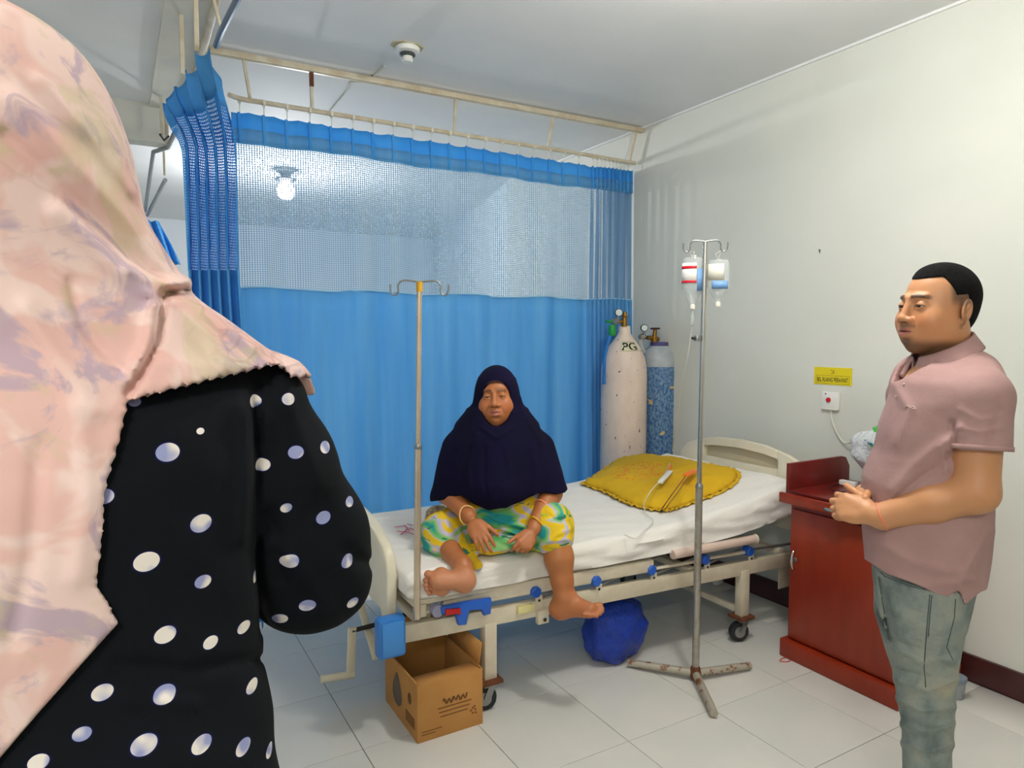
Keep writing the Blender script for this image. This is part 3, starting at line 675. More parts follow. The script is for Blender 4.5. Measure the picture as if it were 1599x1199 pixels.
# drip line lying over pillow and sheet, with roller clamp
dl = thing('drip_line', 'clear drip tubing with a white roller clamp trailing over the yellow pillow', 'tube', on_pil(1030, 745))
pts = [on_pil(1046, 723), on_pil(1042, 733), on_pil(1033, 748), on_pil(1020, 762), on_pil(1011, 775), on_pil(1005, 790), on_mat(1012, 806)+Vector((0, 0, .004)), on_mat(1020, 815)+Vector((0, 0, .004)), on_mat(1005, 830)+Vector((0, 0, .004)), on_mat(992, 842)+Vector((0, 0, .004)), on_mat(975, 836)+Vector((0, 0, .004))]
MB().tube(polyline(pts, 6), .0022, 6).build('tubing', 'tube_plastic', dl)
MB().bar(on_pil(1031, 753, .006), on_pil(1047, 736, .006), .026, .014, .003).build('roller_clamp', 'white_plastic', dl)
MB().bar(on_pil(1045, 734, .004), on_pil(1047, 726, .004), .010, .010, .002).build('connector', 'orange_plastic', dl)
oc = thing('orange_tabbed_cord', 'doubled dark cord with a bright orange tab across the yellow pillow', 'cord', on_pil(1060, 760))
MB().bar(on_pil(1071, 742, .006), on_pil(1086, 734, .006), .034, .010, .003).build('tab', 'orange_plastic', oc)
MB().tube([on_pil(1070, 744, .008), on_pil(1052, 768, .008), on_mat(1034, 797)+Vector((0, 0, .012))], .0025, 6).build('strand', mat('dark_red_cord', (130, 50, 30), .5), oc)
MB().tube([on_pil(1074, 746, .008), on_pil(1056, 772, .008), on_mat(1038, 799)+Vector((0, 0, .012))], .0025, 6).build('strand', 'brass', oc)
p = on_mat(1033, 801)+Vector((0, 0, .008)); MB().lathe(p, [(.008, 0), (.006, .008), (0, .009)], 10, (0, 0, 1)).build('end_bead', 'black_rubber', oc)
# ------------------------------------------------------------------ short drip pole fixed to the bed
pa, pb = aty(651, 966, 2.285), aty(655, 440, 2.285)
ip = thing('bed_drip_pole', 'bronze-toned metal drip pole clamped upright at the bed foot corner', 'drip pole', pa)
pm = pa.lerp(pb, .52)
MB().tube([pa, pm], .0125, 14).build('lower_tube', 'bronze_pole', ip); MB().tube([pm, pb], .0095, 14).build('upper_tube', 'bronze_pole', ip)
MB().lathe(pm, [(.013, -.01), (.0145, 0), (.011, .008), (0, .009)], 14).build('collar', 'grey_metal', ip)
MB().tube([pb+Vector((0, 0, -.035)), pb], .0115, 14).build('tape_wrap', 'yellow_tape', ip)
def hooks_on(parent, top, dirv, L_, drop, m_='grey_metal', r_=.0035):
    d = Vector(dirv).normalized()
    for s_ in (-1, 1):
        e = top+d*s_*L_
        MB().tube(polyline([top, top+d*s_*L_*.75+Vector((0, 0, .004)), e+Vector((0, 0, -.012)), e+Vector((0, 0, -drop)), e+d*s_*.012+Vector((0, 0, -drop-.012)), e+d*s_*.026+Vector((0, 0, -drop)), e+d*s_*.028+Vector((0, 0, -drop+.025))], 5), r_, 8).build('hook', m_, parent)
hooks_on(ip, pb, (.93, -.36, 0), .075, .035)
# ------------------------------------------------------------------ drip stand on the floor
B0 = Vector((2.13, 2.09, 0)); TP = Vector((2.137, 2.088, 1.893))
st = thing('drip_stand', 'tall steel drip stand with three rusty floor legs beside the bed', 'drip stand', B0)
MB().tube([B0+Vector((0, 0, .03)), Vector((2.131, 2.09, .86))], .0155, 16).build('lower_tube', mat('dull_steel', (178, 176, 168), .38, .75, col2=(160, 152, 138), scale=30), st)
MB().tube([Vector((2.131, 2.09, .86)), TP], .0105, 14).build('upper_tube', 'chrome', st)
MB().lathe((2.131, 2.09, .85), [(.0155, 0), (.017, .01), (.012, .022), (0, .023)], 16).build('collar', 'grey_metal', st)
c_ = aty(1089, 528, 2.09); MB().tube([c_, c_+Vector((-.03, 0, 0))], .006, 8).build('clamp_screw', 'dark_metal', st); MB().lathe(c_, [(.014, -.012), (.0155, 0), (.014, .012)], 12).build('clamp', 'grey_metal', st)
for e in (Vector((1.975, 1.835, .022)), Vector((2.41, 2.035, .022)), Vector((1.955, 2.33, .022))):
    lg = MB().tube([B0+Vector((0, 0, .035)), e], .0165, 12).build('leg', 'stand_leg', st)
MB().lathe(B0+Vector((0, 0, .012)), [(.022, 0), (.026, .02), (.02, .05), (.016, .055)], 14).build('hub', 'rust', st)
hooks_on(st, TP, (.78, -.62, 0), .062, .030)
def bottle(nm, label, px_, w_px, py_top, py_bot, Y, labelled):
    c0 = aty(px_, py_top, Y); c1 = aty(px_, py_bot, Y); H_ = c0.z-c1.z
    t_ = thing(nm, label, 'infusion bottle', c1, group='infusion bottles on the tall drip stand')
    r_ = .045
    MB().lathe(c1, [(.0, 0), (.009, 0), (.011, H_*.08), (.016, H_*.12), (.036, H_*.26), (r_, H_*.38), (r_, H_*.90), (.038, H_*.97), (.012, H_), (0, H_)], 28, flat=.62, rot=-.75).build('bottle', 'bottle_plastic', t_)
    MB().lathe(c1+Vector((0, 0, -.012)), [(.011, 0), (.012, .012), (.009, .02), (0, .02)], 14).build('stopper', 'off_white', t_)
    return t_, c0, c1, H_
Yb = 2.105
d = Vector((.78, -.62, 0))
t1, c0, c1, H_ = bottle('infusion_bottle', 'drip bottle with red-striped white label, left hook of the tall stand', 1081, 36, 400, 478, 2.135, True)
def label_band(parent, c, z0_, z1_, a0, a1, m_, rr=.0456, nm='label'):
    b = MB(); b.grid(lambda u, v: (lambda a: Vector((c.x, c.y, 0))+Vector((math.cos(.0)*rr*math.cos(a), 0, 0))*0+LU*rr*math.cos(a)+LV*rr*.64*math.sin(a)+Vector((0, 0, z0_+(z1_-z0_)*v)))(a0+(a1-a0)*u), 14, 1)
    return b.build(nm, m_, parent, solid=.0008)
# ring frame used by lathe(flat, rot)
ax = Vector((0, 0, 1)); a_ = Vector((1, 0, 0)); v_ = ax.cross(a_).normalized(); u_ = v_.cross(ax); LU, LV = u_*math.cos(-.75)+v_*math.sin(-.75), v_*math.cos(-.75)-u_*math.sin(-.75)
zz = lambda f: c1.z+H_*f
A0, A1 = PI*1.02, PI*1.60
label_band(t1, c1, zz(.44), zz(.86), A0, A1, 'label_white')
label_band(t1, c1, zz(.46), zz(.51), A0, A1, 'label_red', .0459, 'label_stripe'); label_band(t1, c1, zz(.74), zz(.80), A0, A1, 'label_red', .0459, 'label_stripe')
label_band(t1, c1, zz(.30), zz(.74), PI*1.62, PI*2.1, 'label_blue', .0460, 'side_label'); 
MB().tube([c1+Vector((.006, 0, H_*.95)), c1+Vector((.012, 0, H_*1.02))], .005, 8).build('spike_port', 'white_plastic', t1)
MB().tube([c0+Vector((0, 0, -.005)), c0+Vector((-.012, .004, .02)), TP-d*.062+Vector((0, 0, -.04)), c0+Vector((.012, 0, .02)), c0+Vector((0, 0, -.005))], .0012, 5).build('hanging_loop', 'tube_plastic', t1)
t2, c0, c1b, H2 = bottle('infusion_bottle', 'half-empty clear drip bottle with plain pale label, right hook of the tall stand', 1121, 30, 404, 474, 2.055, False)
c1s, H_s = c1, H_; c1, H_ = c1b, H2
label_band(t2, c1, zz(.52), zz(.88), PI*1.1, PI*1.65, 'off_white')
label_band(t2, c1, zz(.32), zz(.50), PI*1.3, PI*1.8, 'label_blue', .0460, 'side_label')
MB().tube([c0+Vector((0, 0, -.005)), c0+Vector((-.012, .004, .02)), TP+d*.062+Vector((0, 0, -.04)), c0+Vector((.012, 0, .02)), c0+Vector((0, 0, -.005))], .0012, 5).build('hanging_loop', 'tube_plastic', t2)
c1 = c1s
il = thing('infusion_line', 'pale tube hanging from the labelled drip bottle down to the bed', 'tube', c1)
MB().lathe(c1+Vector((0, 0, -.085)), [(.004, 0), (.009, .008), (.009, .045), (.005, .055), (.004, .075)], 14).build('drip_chamber', 'fluid_plastic', il)
pts = [c1+Vector((0, 0, -.08))]+[aty(x, y, Y) for x, y, Y in [(1079, 520, 2.15), (1072, 565, 2.2), (1064, 600, 2.28), (1059, 640, 2.4), (1056, 670, 2.6), (1050, 704, 2.95)]]
MB().tube(polyline(pts, 8), .0028, 6).build('tubing', 'tube_plastic', il)
# ------------------------------------------------------------------ gas cylinders
def cylinder(nm, label, px0, px1, Y, prof, m_, extra):
    p0, p1 = aty(px0, 640, Y), aty(px1, 640, Y); c_ = Vector(((p0.x+p1.x)/2, Y, 0)); r_ = (p1.x-p0.x)/2*.93
    t_ = thing(nm, label, 'gas cylinder', c_, group='gas cylinders by the curtain'); MB().lathe(c_, [(a*r_, z) for a, z in prof], 36).build('body', m_, t_); return t_, c_, r_
zy = lambda x, y, Y: aty(x, y, Y).z
Yc = 3.50
g1, gc, gr = cylinder('oxygen_cylinder', 'tall scuffed white gas cylinder lettered PG against the blue curtain', 943, 1003, Yc,
    [(0, 0), (.96, 0), (1, .02), (1, zy(970, 590, Yc)), (.985, zy(970, 575, Yc)), (.90, zy(970, 558, Yc)), (.70, zy(970, 542, Yc)), (.40, zy(970, 528, Yc)), (.27, zy(970, 520, Yc)), (.25, zy(970, 509, Yc)), (0, zy(970, 508, Yc))], 'cylinder_white', 0)
g2, hc, hr = cylinder('oxygen_cylinder', 'worn blue gas cylinder with grey shoulder and brass valve by the wall', 1006, 1051, Yc-.02,
    [(0, 0), (.96, 0), (1, .02), (1, zy(1028, 572, Yc)), (1.0, zy(1028, 571, Yc)), (.0, zy(1028, 571, Yc))], 'cylinder_blue', 0)
Yd = Yc-.02
MB().lathe(hc, [(a*hr, zy(1028, y, Yd)) for a, y in ((1.003, 572), (1.003, 562), (.94, 553), (.80, 547), (.62, 542), (.55, 540), (0, 539))], 36).build('shoulder', 'cylinder_grey', g2)
MB().lathe(hc, [(a*hr, zy(1028, y, Yd)) for a, y in ((.50, 541), (.52, 540), (.52, 535), (.48, 534), (0, 533.5))], 24).build('neck_ring', 'valve_purple', g2)
def lines_text(parent):
    pass
# PG letters on the shoulder of the white one, on a small pale patch
def wrap_text(parent, body, c, r, ang0, z, hgt, wid, m_):
    cu = bpy.data.curves.new('t', 'FONT'); cu.body = body; cu.size = 1; cu.offset = .02; o = bpy.data.objects.new('tmp', cu); COL.objects.link(o); bpy.context.view_layer.update()
    me = bpy.data.meshes.new_from_object(o.evaluated_get(bpy.context.evaluated_depsgraph_get())); bpy.data.objects.remove(o)
    xs = [v.co.x for v in me.vertices]; ys = [v.co.y for v in me.vertices]; x0, x1, y0, y1 = min(xs), max(xs), min(ys), max(ys)
    for v in me.vertices:
        a = ang0+((v.co.x-x0)/(x1-x0)-.5)*wid/r; h = (v.co.y-y0)/(y1-y0)*hgt; rr_ = gR(z+h)+.003
        v.co = Vector((c.x+rr_*math.cos(a), c.y+rr_*math.sin(a), z+h))-parent_loc(parent)
    me.materials.clear(); return link_mesh('lettering', me, m_, parent)
an = math.atan2(-gc.y, -gc.x)+.10      # towards the camera, a little right
za, zb_ = zy(985, 547, Yc-gr*.8), zy(985, 535, Yc-gr*.8)
gR = lambda z: float(np.interp(-z, [-zy(970, y_, Yc) for y_ in (520, 528, 542, 558, 575)], [.27*gr, .40*gr, .70*gr, .90*gr, .985*gr]))
b = MB(); b.grid(lambda u, v: (lambda z: Vector((gc.x+(gR(z)+.001)*math.cos(an+.25+(u-.5)*1.15), gc.y+(gR(z)+.001)*math.sin(an+.25+(u-.5)*1.15), z)))(za-.006+(zb_-za+.012)*v), 12, 4); b.build('paint_patch', mat('patch_green', (212, 208, 176), .6), g1, solid=.001)
wrap_text(g1, 'PG', gc, gr*.7, an+.25, za, (zb_-za), gr*.66, 'ink')
def gauge(parent, c, r, facing, m1='dark_metal'):
    f = Vector(facing).normalized(); g_ = MB().lathe(c, [(0, -.012), (r*.9, -.012), (r, -.006), (r, .008), (r*.9, .012), (r*.86, .010), (0, .010)], 20, f).build('gauge', m1, parent)
    MB().lathe(c+f*.0105, [(r*.82, 0), (0, .001)], 18, f).build('gauge_dial', mat('dial_white', (200, 216, 214), .4), g_)
fc = Vector((-.45, -.85, 0))
T = lambda x, y: aty(x, y, Yc-.02)
b = MB(); b.tube([T(975, 510), T(975, 497)], .020, 12); b.tube([T(975, 497), T(976, 487)], .013, 12); b.lathe(T(976, 494), [(.024, -.006), (.026, 0), (.024, .006)], 6); b.build('valve', 'brass', g1)
MB().tube([T(977, 502), T(957, 502)], .011, 10).build('outlet_pipe', 'brass', g1)
MB().lathe(T(961, 502), [(.0, -.03), (.02, -.025), (.024, 0), (.02, .02), (0, .024)], 14, (1, .3, 0)).build('regulator_body', 'grey_metal', g1)
gauge(g1, T(966, 488), .026, fc); MB().tube([T(966, 494), T(963, 500)], .008, 8).build('gauge_stem', 'grey_metal', g1)
MB().tube([T(956, 502), T(947, 502)], .009, 8).build('knob', 'green_plastic', g1)
MB().lathe(T(956, 522), [(.0, -.012), (.022, -.008), (.026, .03), (.022, .06), (0, .065)], 16).build('humidifier', 'green_plastic', g1)
MB().tube(polyline([T(952, 524), T(948, 540), T(944, 560), T(943, 600)], 5), .011, 8).build('hose', mat('teal_blue', (16, 110, 190), .4), g1)
T = lambda x, y: aty(x, y, Yd)
MB().tube([T(1022, 534), T(1022, 527)], .022, 12).tube([T(1022, 527), T(1023, 514)], .013, 12).build('valve', 'brass', g2)
MB().tube([T(1028, 529), T(1010, 527)], .014, 10).build('valve_outlet', 'brass', g2)
MB().lathe(T(1023, 513), [(0, -.006), (.030, -.006), (.034, 0), (.030, .006), (0, .007)], 18).build('hand_wheel', mat('brown_wheel', (70, 44, 36), .5), g2)
MB().lathe(T(1003, 526), [(.0, -.026), (.018, -.022), (.022, 0), (.018, .022), (0, .026)], 14, (1, .2, .1)).build('regulator_body', 'chrome', g2)
gauge(g2, T(1006, 512), .025, fc); MB().tube([T(1006, 518), T(1004, 525)], .008, 8).build('gauge_stem', 'grey_metal', g2)
MB().tube(polyline([T(1000, 530), T(1001, 540), T(1006, 550)], 4), .014, 8).build('flow_tube', 'bottle_plastic', g2)
# ------------------------------------------------------------------ red cabinet
CX0, CX1, CY0, CY1 = 2.675, 3.12, 1.515, 2.055
cbn = thing('bedside_cabinet', 'glossy red-brown bedside cabinet with a drawer, standing by the wall', 'cabinet', ((CX0+CX1)/2, (CY0+CY1)/2, 0))
MB().box((CX0+.012, CY0, .08), (CX1, CY1, .735), .003).build('body', 'cabinet_red', cbn)
MB().box((2.648, CY0-.012, 0), (CX1, CY1+.014, .085), .006).build('plinth', 'cabinet_red', cbn)
MB().box((CX0-.004, CY0+.012, .095), (CX0+.012, CY1-.014, .705), .004).build('door', 'cabinet_red', cbn)
MB().box((CX0-.012, CY0-.006, .775), (CX1, CY1, .79), .003).build('top_board', 'cabinet_dark', cbn)
MB().prism([(CX0-.008, .735), (CX1, .735), (CX1, .86), (CX1-.03, .905), (CX1-.06, .912), (CX0-.008, .912)], 1, CY1, CY1+.018, .004).build('end_upstand', 'cabinet_dark', cbn)
MB().box((CX0+.01, CY0, .735), (CX1, CY1, .742), .001).build('drawer_gap_board', 'cabinet_dark', cbn)
drw = MB().box((CX0-.052, CY0-.01, .735), (CX0-.034, CY1+.02, .782), .004).build('drawer', 'cabinet_red', cbn)
MB().box((CX0-.034, CY0+.02, .738), (CX0+.02, CY1-.02, .748), .001).build('drawer_base', 'cabinet_dark', drw)
def pull(c, along, out, L_, parent):
    a = Vector(along); o_ = Vector(out)
    MB().tube(polyline([c-a*L_, c-a*L_*.8+o_*.014, c+o_*.022, c+a*L_*.8+o_*.014, c+a*L_], 5), [.004+.003*math.sin(k/20*PI) for k in range(21)], 8).build('handle', 'chrome', parent)
    MB().lathe(c-o_*.001, [(.012, 0), (.010, .004), (0, .006)], 14, out).build('handle_plate', 'grey_metal', parent)
pull(Vector((CX0-.052, 1.79, .758)), (0, 1, 0), (-1, 0, 0), .045, drw)
dr = [o for o in cbn.children if o.name.startswith('door')][0]
pull(Vector((CX0-.004, 2.015, .47)), (0, 0, 1), (-1, 0, 0), .045, dr)
# things on the cabinet
q = atz(1322, 754, .80); dv = thing('white_adapter', 'small white plastic adapter with dark cable on the cabinet top', 'adapter', (q.x, q.y, .79))
MB().bar(atz(1312, 752, .805), atz(1338, 757, .805), .026, .024, .004).build('case', 'device_white', dv)
MB().tube(polyline([atz(x, y, .794) for x, y in [(1312, 756), (1300, 757), (1297, 762), (1305, 767), (1320, 768)]], 6), .0025, 6).build('cable', 'dark_cord', dv)
# plastic bag of things standing at the wall end
bgc = Vector((2.985, 1.80, .793))
bg = thing('carrier_bag', 'white plastic carrier bag with green print on the cabinet top', 'plastic bag', bgc)
def bagpt(u, v):
    a = u*2*PI; r_ = np.interp(v, [0, .1, .35, .6, .8, .92, 1], [.02, .060, .085, .125, .13, .09, .02]); z = .79+.29*v
    r_ *= 1+.10*math.sin(a*5+v*4)+.12*noise.noise(Vector((math.cos(a)*1.5, math.sin(a)*1.5, v*5)))
    return Vector((bgc.x+r_*math.cos(a)*.9+.0*v, bgc.y+r_*math.sin(a)*1.1-.0*v, z+.02*noise.noise(Vector((a, v*3, 0)))))
b = MB(); b.grid(bagpt, 48, 26, close_u=True); b.build('bag', 'white_film', bg, angle=80)
def bag_patch(pts, m_, nm):
    b = MB(); v = []
    for x, y in pts:
        p = aty(x, y, 1.85); dirv = (p-CAM).normalized(); best = None
        k = 0; pp = CAM.copy()
        # march to the bag's front
        tt = 1.6
        while tt < 3.6:
            c_ = CAM+dirv*tt; vv = (c_.z-.79)/.29
            if 0 < vv < 1:
                a = math.atan2((c_.y-bgc.y)/1.1, (c_.x-bgc.x)/.9); s_ = bagpt((a/(2*PI)) % 1, vv)
                if math.hypot(c_.x-bgc.x, c_.y-bgc.y) < math.hypot(s_.x-bgc.x, s_.y-bgc.y)+.004: best = c_; break
            tt += .003
        v.append(b.b.verts.new(best if best else p))
    b.b.faces.new(v); b.build(nm, m_, bg, solid=.001)
bag_patch([(1349, 687), (1362, 684), (1374, 690), (1372, 700), (1360, 694)], 'blue_print', 'print_mark')
bag_patch([(1354, 691), (1364, 694), (1374, 697), (1374, 702), (1364, 700)], 'green_print', 'print_mark')
bag_patch([(1362, 668), (1378, 662), (1378, 673), (1365, 674)], 'green_print', 'print_mark')
# ------------------------------------------------------------------ floor things
# cardboard box
bx = thing('cardboard_box', 'open cardboard box with dark print under the bed foot', 'box', (1.04, 2.42, 0))
x0, x1, y0, y1, h = .905, 1.175, 2.262, 2.61, .222
T_ = .004
MB().box((x0, y0, 0), (x1, y0+T_, h), .0008).build('front_panel', 'cardboard', bx); MB().box((x0, y0+T_, 0), (x0+T_, y1, h), .0008).build('side_panel', 'cardboard', bx)
MB().box((x1-T_, y0+T_, 0), (x1, y1, h), .0008).build('side_panel', 'cardboard', bx); MB().box((x0+T_, y1-T_, 0), (x1-T_, y1, h), .0008).build('back_panel', 'cardboard', bx)
MB().box((x0+T_, y0+T_, .001), (x1-T_, y1-T_, .005)).build('bottom_panel', 'cardboard_inside', bx)
MB().bar((x0+.005, y1-.002, h), (x0-.0, y1+.07, h+.09), T_, .30, .0005, up=(1, 0, 0)) if False else None
b = MB(); b.grid(lambda u, v: Vector((x0+(x1-x0)*u, y1+.03*v, h+.10*v)), 2, 2); b.build('flap', 'cardboard', bx, solid=T_)
b = MB(); b.grid(lambda u, v: Vector((x1+.012*v, y0+.03+(y1-y0-.06)*u, h+.085*v*(1-.5*u*0))), 2, 2); b.build('flap', 'cardboard', bx, solid=T_)
b = MB(); b.grid(lambda u, v: Vector((x0+.01+(x1-x0-.02)*u, y0+.004+.09*v, h-.004-.012*v)), 2, 2); b.build('flap', 'cardboard', bx, solid=T_)
b = MB(); b.grid(lambda u, v: Vector((x0+.004+.03*v, y0+.02+(y1-y0-.04)*u, h-.09*v)), 2, 2); b.build('flap', 'cardboard', bx, solid=T_)
F = lambda u, v: Vector((x0+(x1-x0)*u, y0-.0006, h*v))
b = MB()
for k in range(3): b.bar(F(.30+.02*k, .50-.075*k), F(.82-.03*k, .50-.075*k), .0012, .0035)
for k in range(2): b.bar(F(.06, .17-.05*k), F(.36-.1*k, .17-.05*k), .0012, .0025)
pts = [F(.38+.37*t/24, .60+.045*math.sin(t*1.35)+.01*math.cos(t*.5)) for t in range(25)]
b.tube(pts, .0032, 5)
b.bar(F(.42, .68), F(.42, .88), .0012, .004); b.bar(F(.47, .66), F(.47, .80), .0012, .003); b.bar(F(.69, .70), F(.69, .93), .0012, .012); b.bar(F(.66, .68), F(.66, .78), .0012, .003)
for (u, v) in ((.84, .34), (.88, .30), (.84, .25), (.87, .36), (.89, .24), (.81, .30)): b.bar(F(u-.014, v), F(u+.014, v), .0012, .006)
b.build('print', 'box_print', bx)
S_ = lambda u, v: Vector((x0-.0008, y0+(y1-y0)*u, h*v))
b = MB(); v = [b.b.verts.new(S_(.60+.13*math.sin(a)*(1-.45*math.cos(a)) , .52-.30*math.cos(a)*-1)) for a in [k/20*2*PI for k in range(20)]]; b.b.faces.new(v); b.build('print', mat('drop_print', (104, 92, 78), .9), bx, solid=.001)
b = MB(); v = [b.b.verts.new(S_(.22+.05*math.cos(a), .62+.10*math.sin(a))) for a in [k/12*2*PI for k in range(12)]]; b.b.faces.new(v)
for k in range(4): b.bar(S_(.08, .34-.05*k), S_(.34, .34-.05*k), .004, .0012, up=(1, 0, 0))
b.build('print', 'box_print', bx, solid=.001)
# blue plastic bag hanging full
kb = Vector((1.955, 2.425, 0))
bb = thing('blue_plastic_bag', 'knotted translucent blue plastic bag on the floor under the bed', 'plastic bag', kb)
def bp(u, v):
    a = u*2*PI; r_ = np.interp(v, [0, .05, .25, .5, .72, .84, .90, .95, 1], [.05, .11, .155, .168, .145, .09, .032, .020, .032])
    r_ *= 1+.035*math.sin(a*7+v*3)+.13*noise.noise(Vector((math.cos(a)*1.7, math.sin(a)*1.7, v*3.3)))+.06*noise.noise(Vector((math.cos(a)*4, math.sin(a)*4, v*7)))
    return Vector((kb.x+r_*math.cos(a)-.03*max(0, v-.6), kb.y+.62*r_*math.sin(a), .003+.33*v+(.012*math.sin(a*4) if v < .1 else 0)))
b = MB(); b.grid(bp, 44, 30, close_u=True)
bmesh.ops.holes_fill(b.b, edges=b.b.edges[:], sides=60); b.build('bag', 'blue_film', bb, angle=50)
# rubber band, cup, white cap
q = atz(1227, 1030, .003); b = MB(); b.tube(polyline([(q.x+.03*math.cos(a)*(1+.25*math.sin(3*a)), q.y+.017*math.sin(a), .003) for a in [k/10*2*PI for k in range(11)]], 3), .0018, 6, caps=False)
tag(b.build('rubber_band', 'red_plastic'), 'thin red rubber band lying on the tiles by the cabinet foot', 'rubber band')
q = atz(1492, 1088, 0)
cp = thing('plastic_cup', 'grey translucent plastic cup on the floor behind the standing man', 'cup', (q.x, q.y, 0))
MB().lathe(cp.location, [(.028, 0), (.030, .004), (.036, .085), (.038, .09), (.035, .088), (.028, .006), (0, .005)], 24).build('cup', 'cup_plastic', cp)
MB().lathe(cp.location, [(.036, .072), (.0385, .075), (.0385, .09), (.036, .091)], 24).build('rim_band', mat('cup_band', (120, 136, 150), .4), cp)
q = atz(1121, 912, 0); b = MB(); b.lathe((q.x, q.y, 0), [(.0, 0), (.05, 0), (.055, .012), (.03, .035), (0, .04)], 20, flat=.5, rot=.4)
tag(b.build('white_dish', 'white_plastic'), 'small white plastic piece on the floor under the bed head', 'plastic piece')
# ------------------------------------------------------------------ people: smooth-blended volumes turned into one continuous skin
class Vol:
    def __init__(s, ax, ay, az):
        def axis(segs):
            out = [segs[0][0]]
            for a, b_, st in segs:
                n_ = max(1, int(round((b_-a)/st))); out += [a+(b_-a)*(i+1)/n_ for i in range(n_)]
            return np.array(out, np.float32)
        s.x, s.y, s.z = axis(ax), axis(ay), axis(az)
        s.F = np.full((len(s.x), len(s.y), len(s.z)), .5, np.float32)
    def sl(s, lo, hi, mg):
        r = []
        for a, l, h in ((s.x, lo[0], hi[0]), (s.y, lo[1], hi[1]), (s.z, lo[2], hi[2])):
            i0, i1 = np.searchsorted(a, l-mg), np.searchsorted(a, h+mg); r.append(slice(i0, max(i1, i0)))
        return tuple(r)
    def grid(s, r): return s.x[r[0]][:, None, None], s.y[r[1]][None, :, None], s.z[r[2]][None, None, :]
    def op(s, d, r, k, mode):
        A = s.F[r]
        if mode == 'u':
            if k <= 0: s.F[r] = np.minimum(A, d)
            else: h = np.maximum(k-np.abs(A-d), 0)/k; s.F[r] = np.minimum(A, d)-h*h*k*.25
        else:
            d = -d; 
            if k <= 0: s.F[r] = np.maximum(A, d)
            else: h = np.maximum(k-np.abs(A-d), 0)/k; s.F[r] = np.maximum(A, d)+h*h*k*.25
    def cone(s, p, q, r0, r1, k=.01, mode='u'):
        p = np.array(p, np.float32); q = np.array(q, np.float32); R_ = max(r0, r1); r = s.sl(np.minimum(p, q)-R_, np.maximum(p, q)+R_, k*1.3+.012)
        X, Y, Z = s.grid(r); 
        if 0 in s.F[r].shape: return s
        v = q-p; L2 = max(float(v@v), 1e-9)
        t_ = np.clip(((X-p[0])*v[0]+(Y-p[1])*v[1]+(Z-p[2])*v[2])/L2, 0, 1)
        d = np.sqrt((X-p[0]-t_*v[0])**2+(Y-p[1]-t_*v[1])**2+(Z-p[2]-t_*v[2])**2)-(r0+(r1-r0)*t_)
        s.op(d, r, k, mode); return s
    def chain(s, pts, rs, k=.01, mode='u'):
        for i in range(len(pts)-1): s.cone(pts[i], pts[i+1], rs[i], rs[i+1], k, mode)
        return s
    def ell(s, c, rad, M=None, k=.01, mode='u'):
        c = np.array(c, np.float32); rad = np.array(rad, np.float32); R_ = float(rad.max()); r = s.sl(c-R_, c+R_, k*1.3+.012)
        if 0 in s.F[r].shape: return s
        X, Y, Z = s.grid(r); X = X-c[0]; Y = Y-c[1]; Z = Z-c[2]
        if M is not None: X, Y, Z = [X*M[0, i]+Y*M[1, i]+Z*M[2, i] for i in range(3)]
        k0 = np.sqrt((X/rad[0])**2+(Y/rad[1])**2+(Z/rad[2])**2); k1 = np.sqrt((X/rad[0]**2)**2+(Y/rad[1]**2)**2+(Z/rad[2]**2)**2)+1e-9
        s.op(k0*(k0-1)/k1, r, k, mode); return s
    def loft(s, secs, k=.02, p=2.0, inset=0, smooth=9, mode='u', cap=True, wav=None):
        """secs: (z, cu, cv, ru, rv), any order"""
        S = np.array(sorted(secs), float); z = s.z; P_ = [np.interp(z, S[:, 0], S[:, i]) for i in range(1, 5)]
        if smooth > 1 and len(z) > 3:
            zi = np.linspace(S[0, 0]-.03, S[-1, 0]+.03, 600); step = zi[1]-zi[0]; w_ = max(3, int(.035/step)) | 1; ker = np.hanning(w_+2)[1:-1]; ker /= ker.sum()
            P_ = []
            for i in range(1, 5):
                q_ = np.interp(zi, S[:, 0], S[:, i]); q_ = np.convolve(np.pad(q_, w_//2, mode='edge'), ker, 'valid'); P_.append(np.interp(z, zi, q_))
        cu, cv, ru, rv = [a.astype(np.float32)[None, None, :] for a in P_]; ru = ru-inset; rv = rv-inset
        X = s.x[:, None, None]; Y = s.y[None, :, None]; Z = z[None, None, :].astype(np.float32)
        dx = np.abs((X-cu)/ru); dy = np.abs((Y-cv)/rv)
        if wav is not None: 
            ang = np.arctan2(Y-cv, X-cu); rr = 1+wav(ang, Z)
            dx = dx/rr; dy = dy/rr
        k0 = (dx**p+dy**p)**(1/p); d = (k0-1)*np.minimum(ru, rv)
        d = np.where(k0 > 0, d, -np.minimum(ru, rv))
        if cap: d = np.maximum(d, np.maximum(S[0, 0]+inset-Z, Z-S[-1, 0]+inset))
        s.op(d.astype(np.float32), (slice(None),)*3, k, mode); return s
    def cut(s, fn, k=0):
        """keep only where fn(X,Y,Z) < 0"""
        d = fn(s.x[:, None, None], s.y[None, :, None], s.z[None, None, :]); d = np.broadcast_to(d, s.F.shape)
        if k: h = np.maximum(k-np.abs(s.F-d), 0)/k; s.F = np.maximum(s.F, d)+h*h*k*.25
        else: s.F = np.maximum(s.F, d)
        s.F = s.F.astype(np.float32); return s
    def disp(s, fn):
        s.F = (s.F+fn(s.x[:, None, None], s.y[None, :, None], s.z[None, None, :])).astype(np.float32); return s
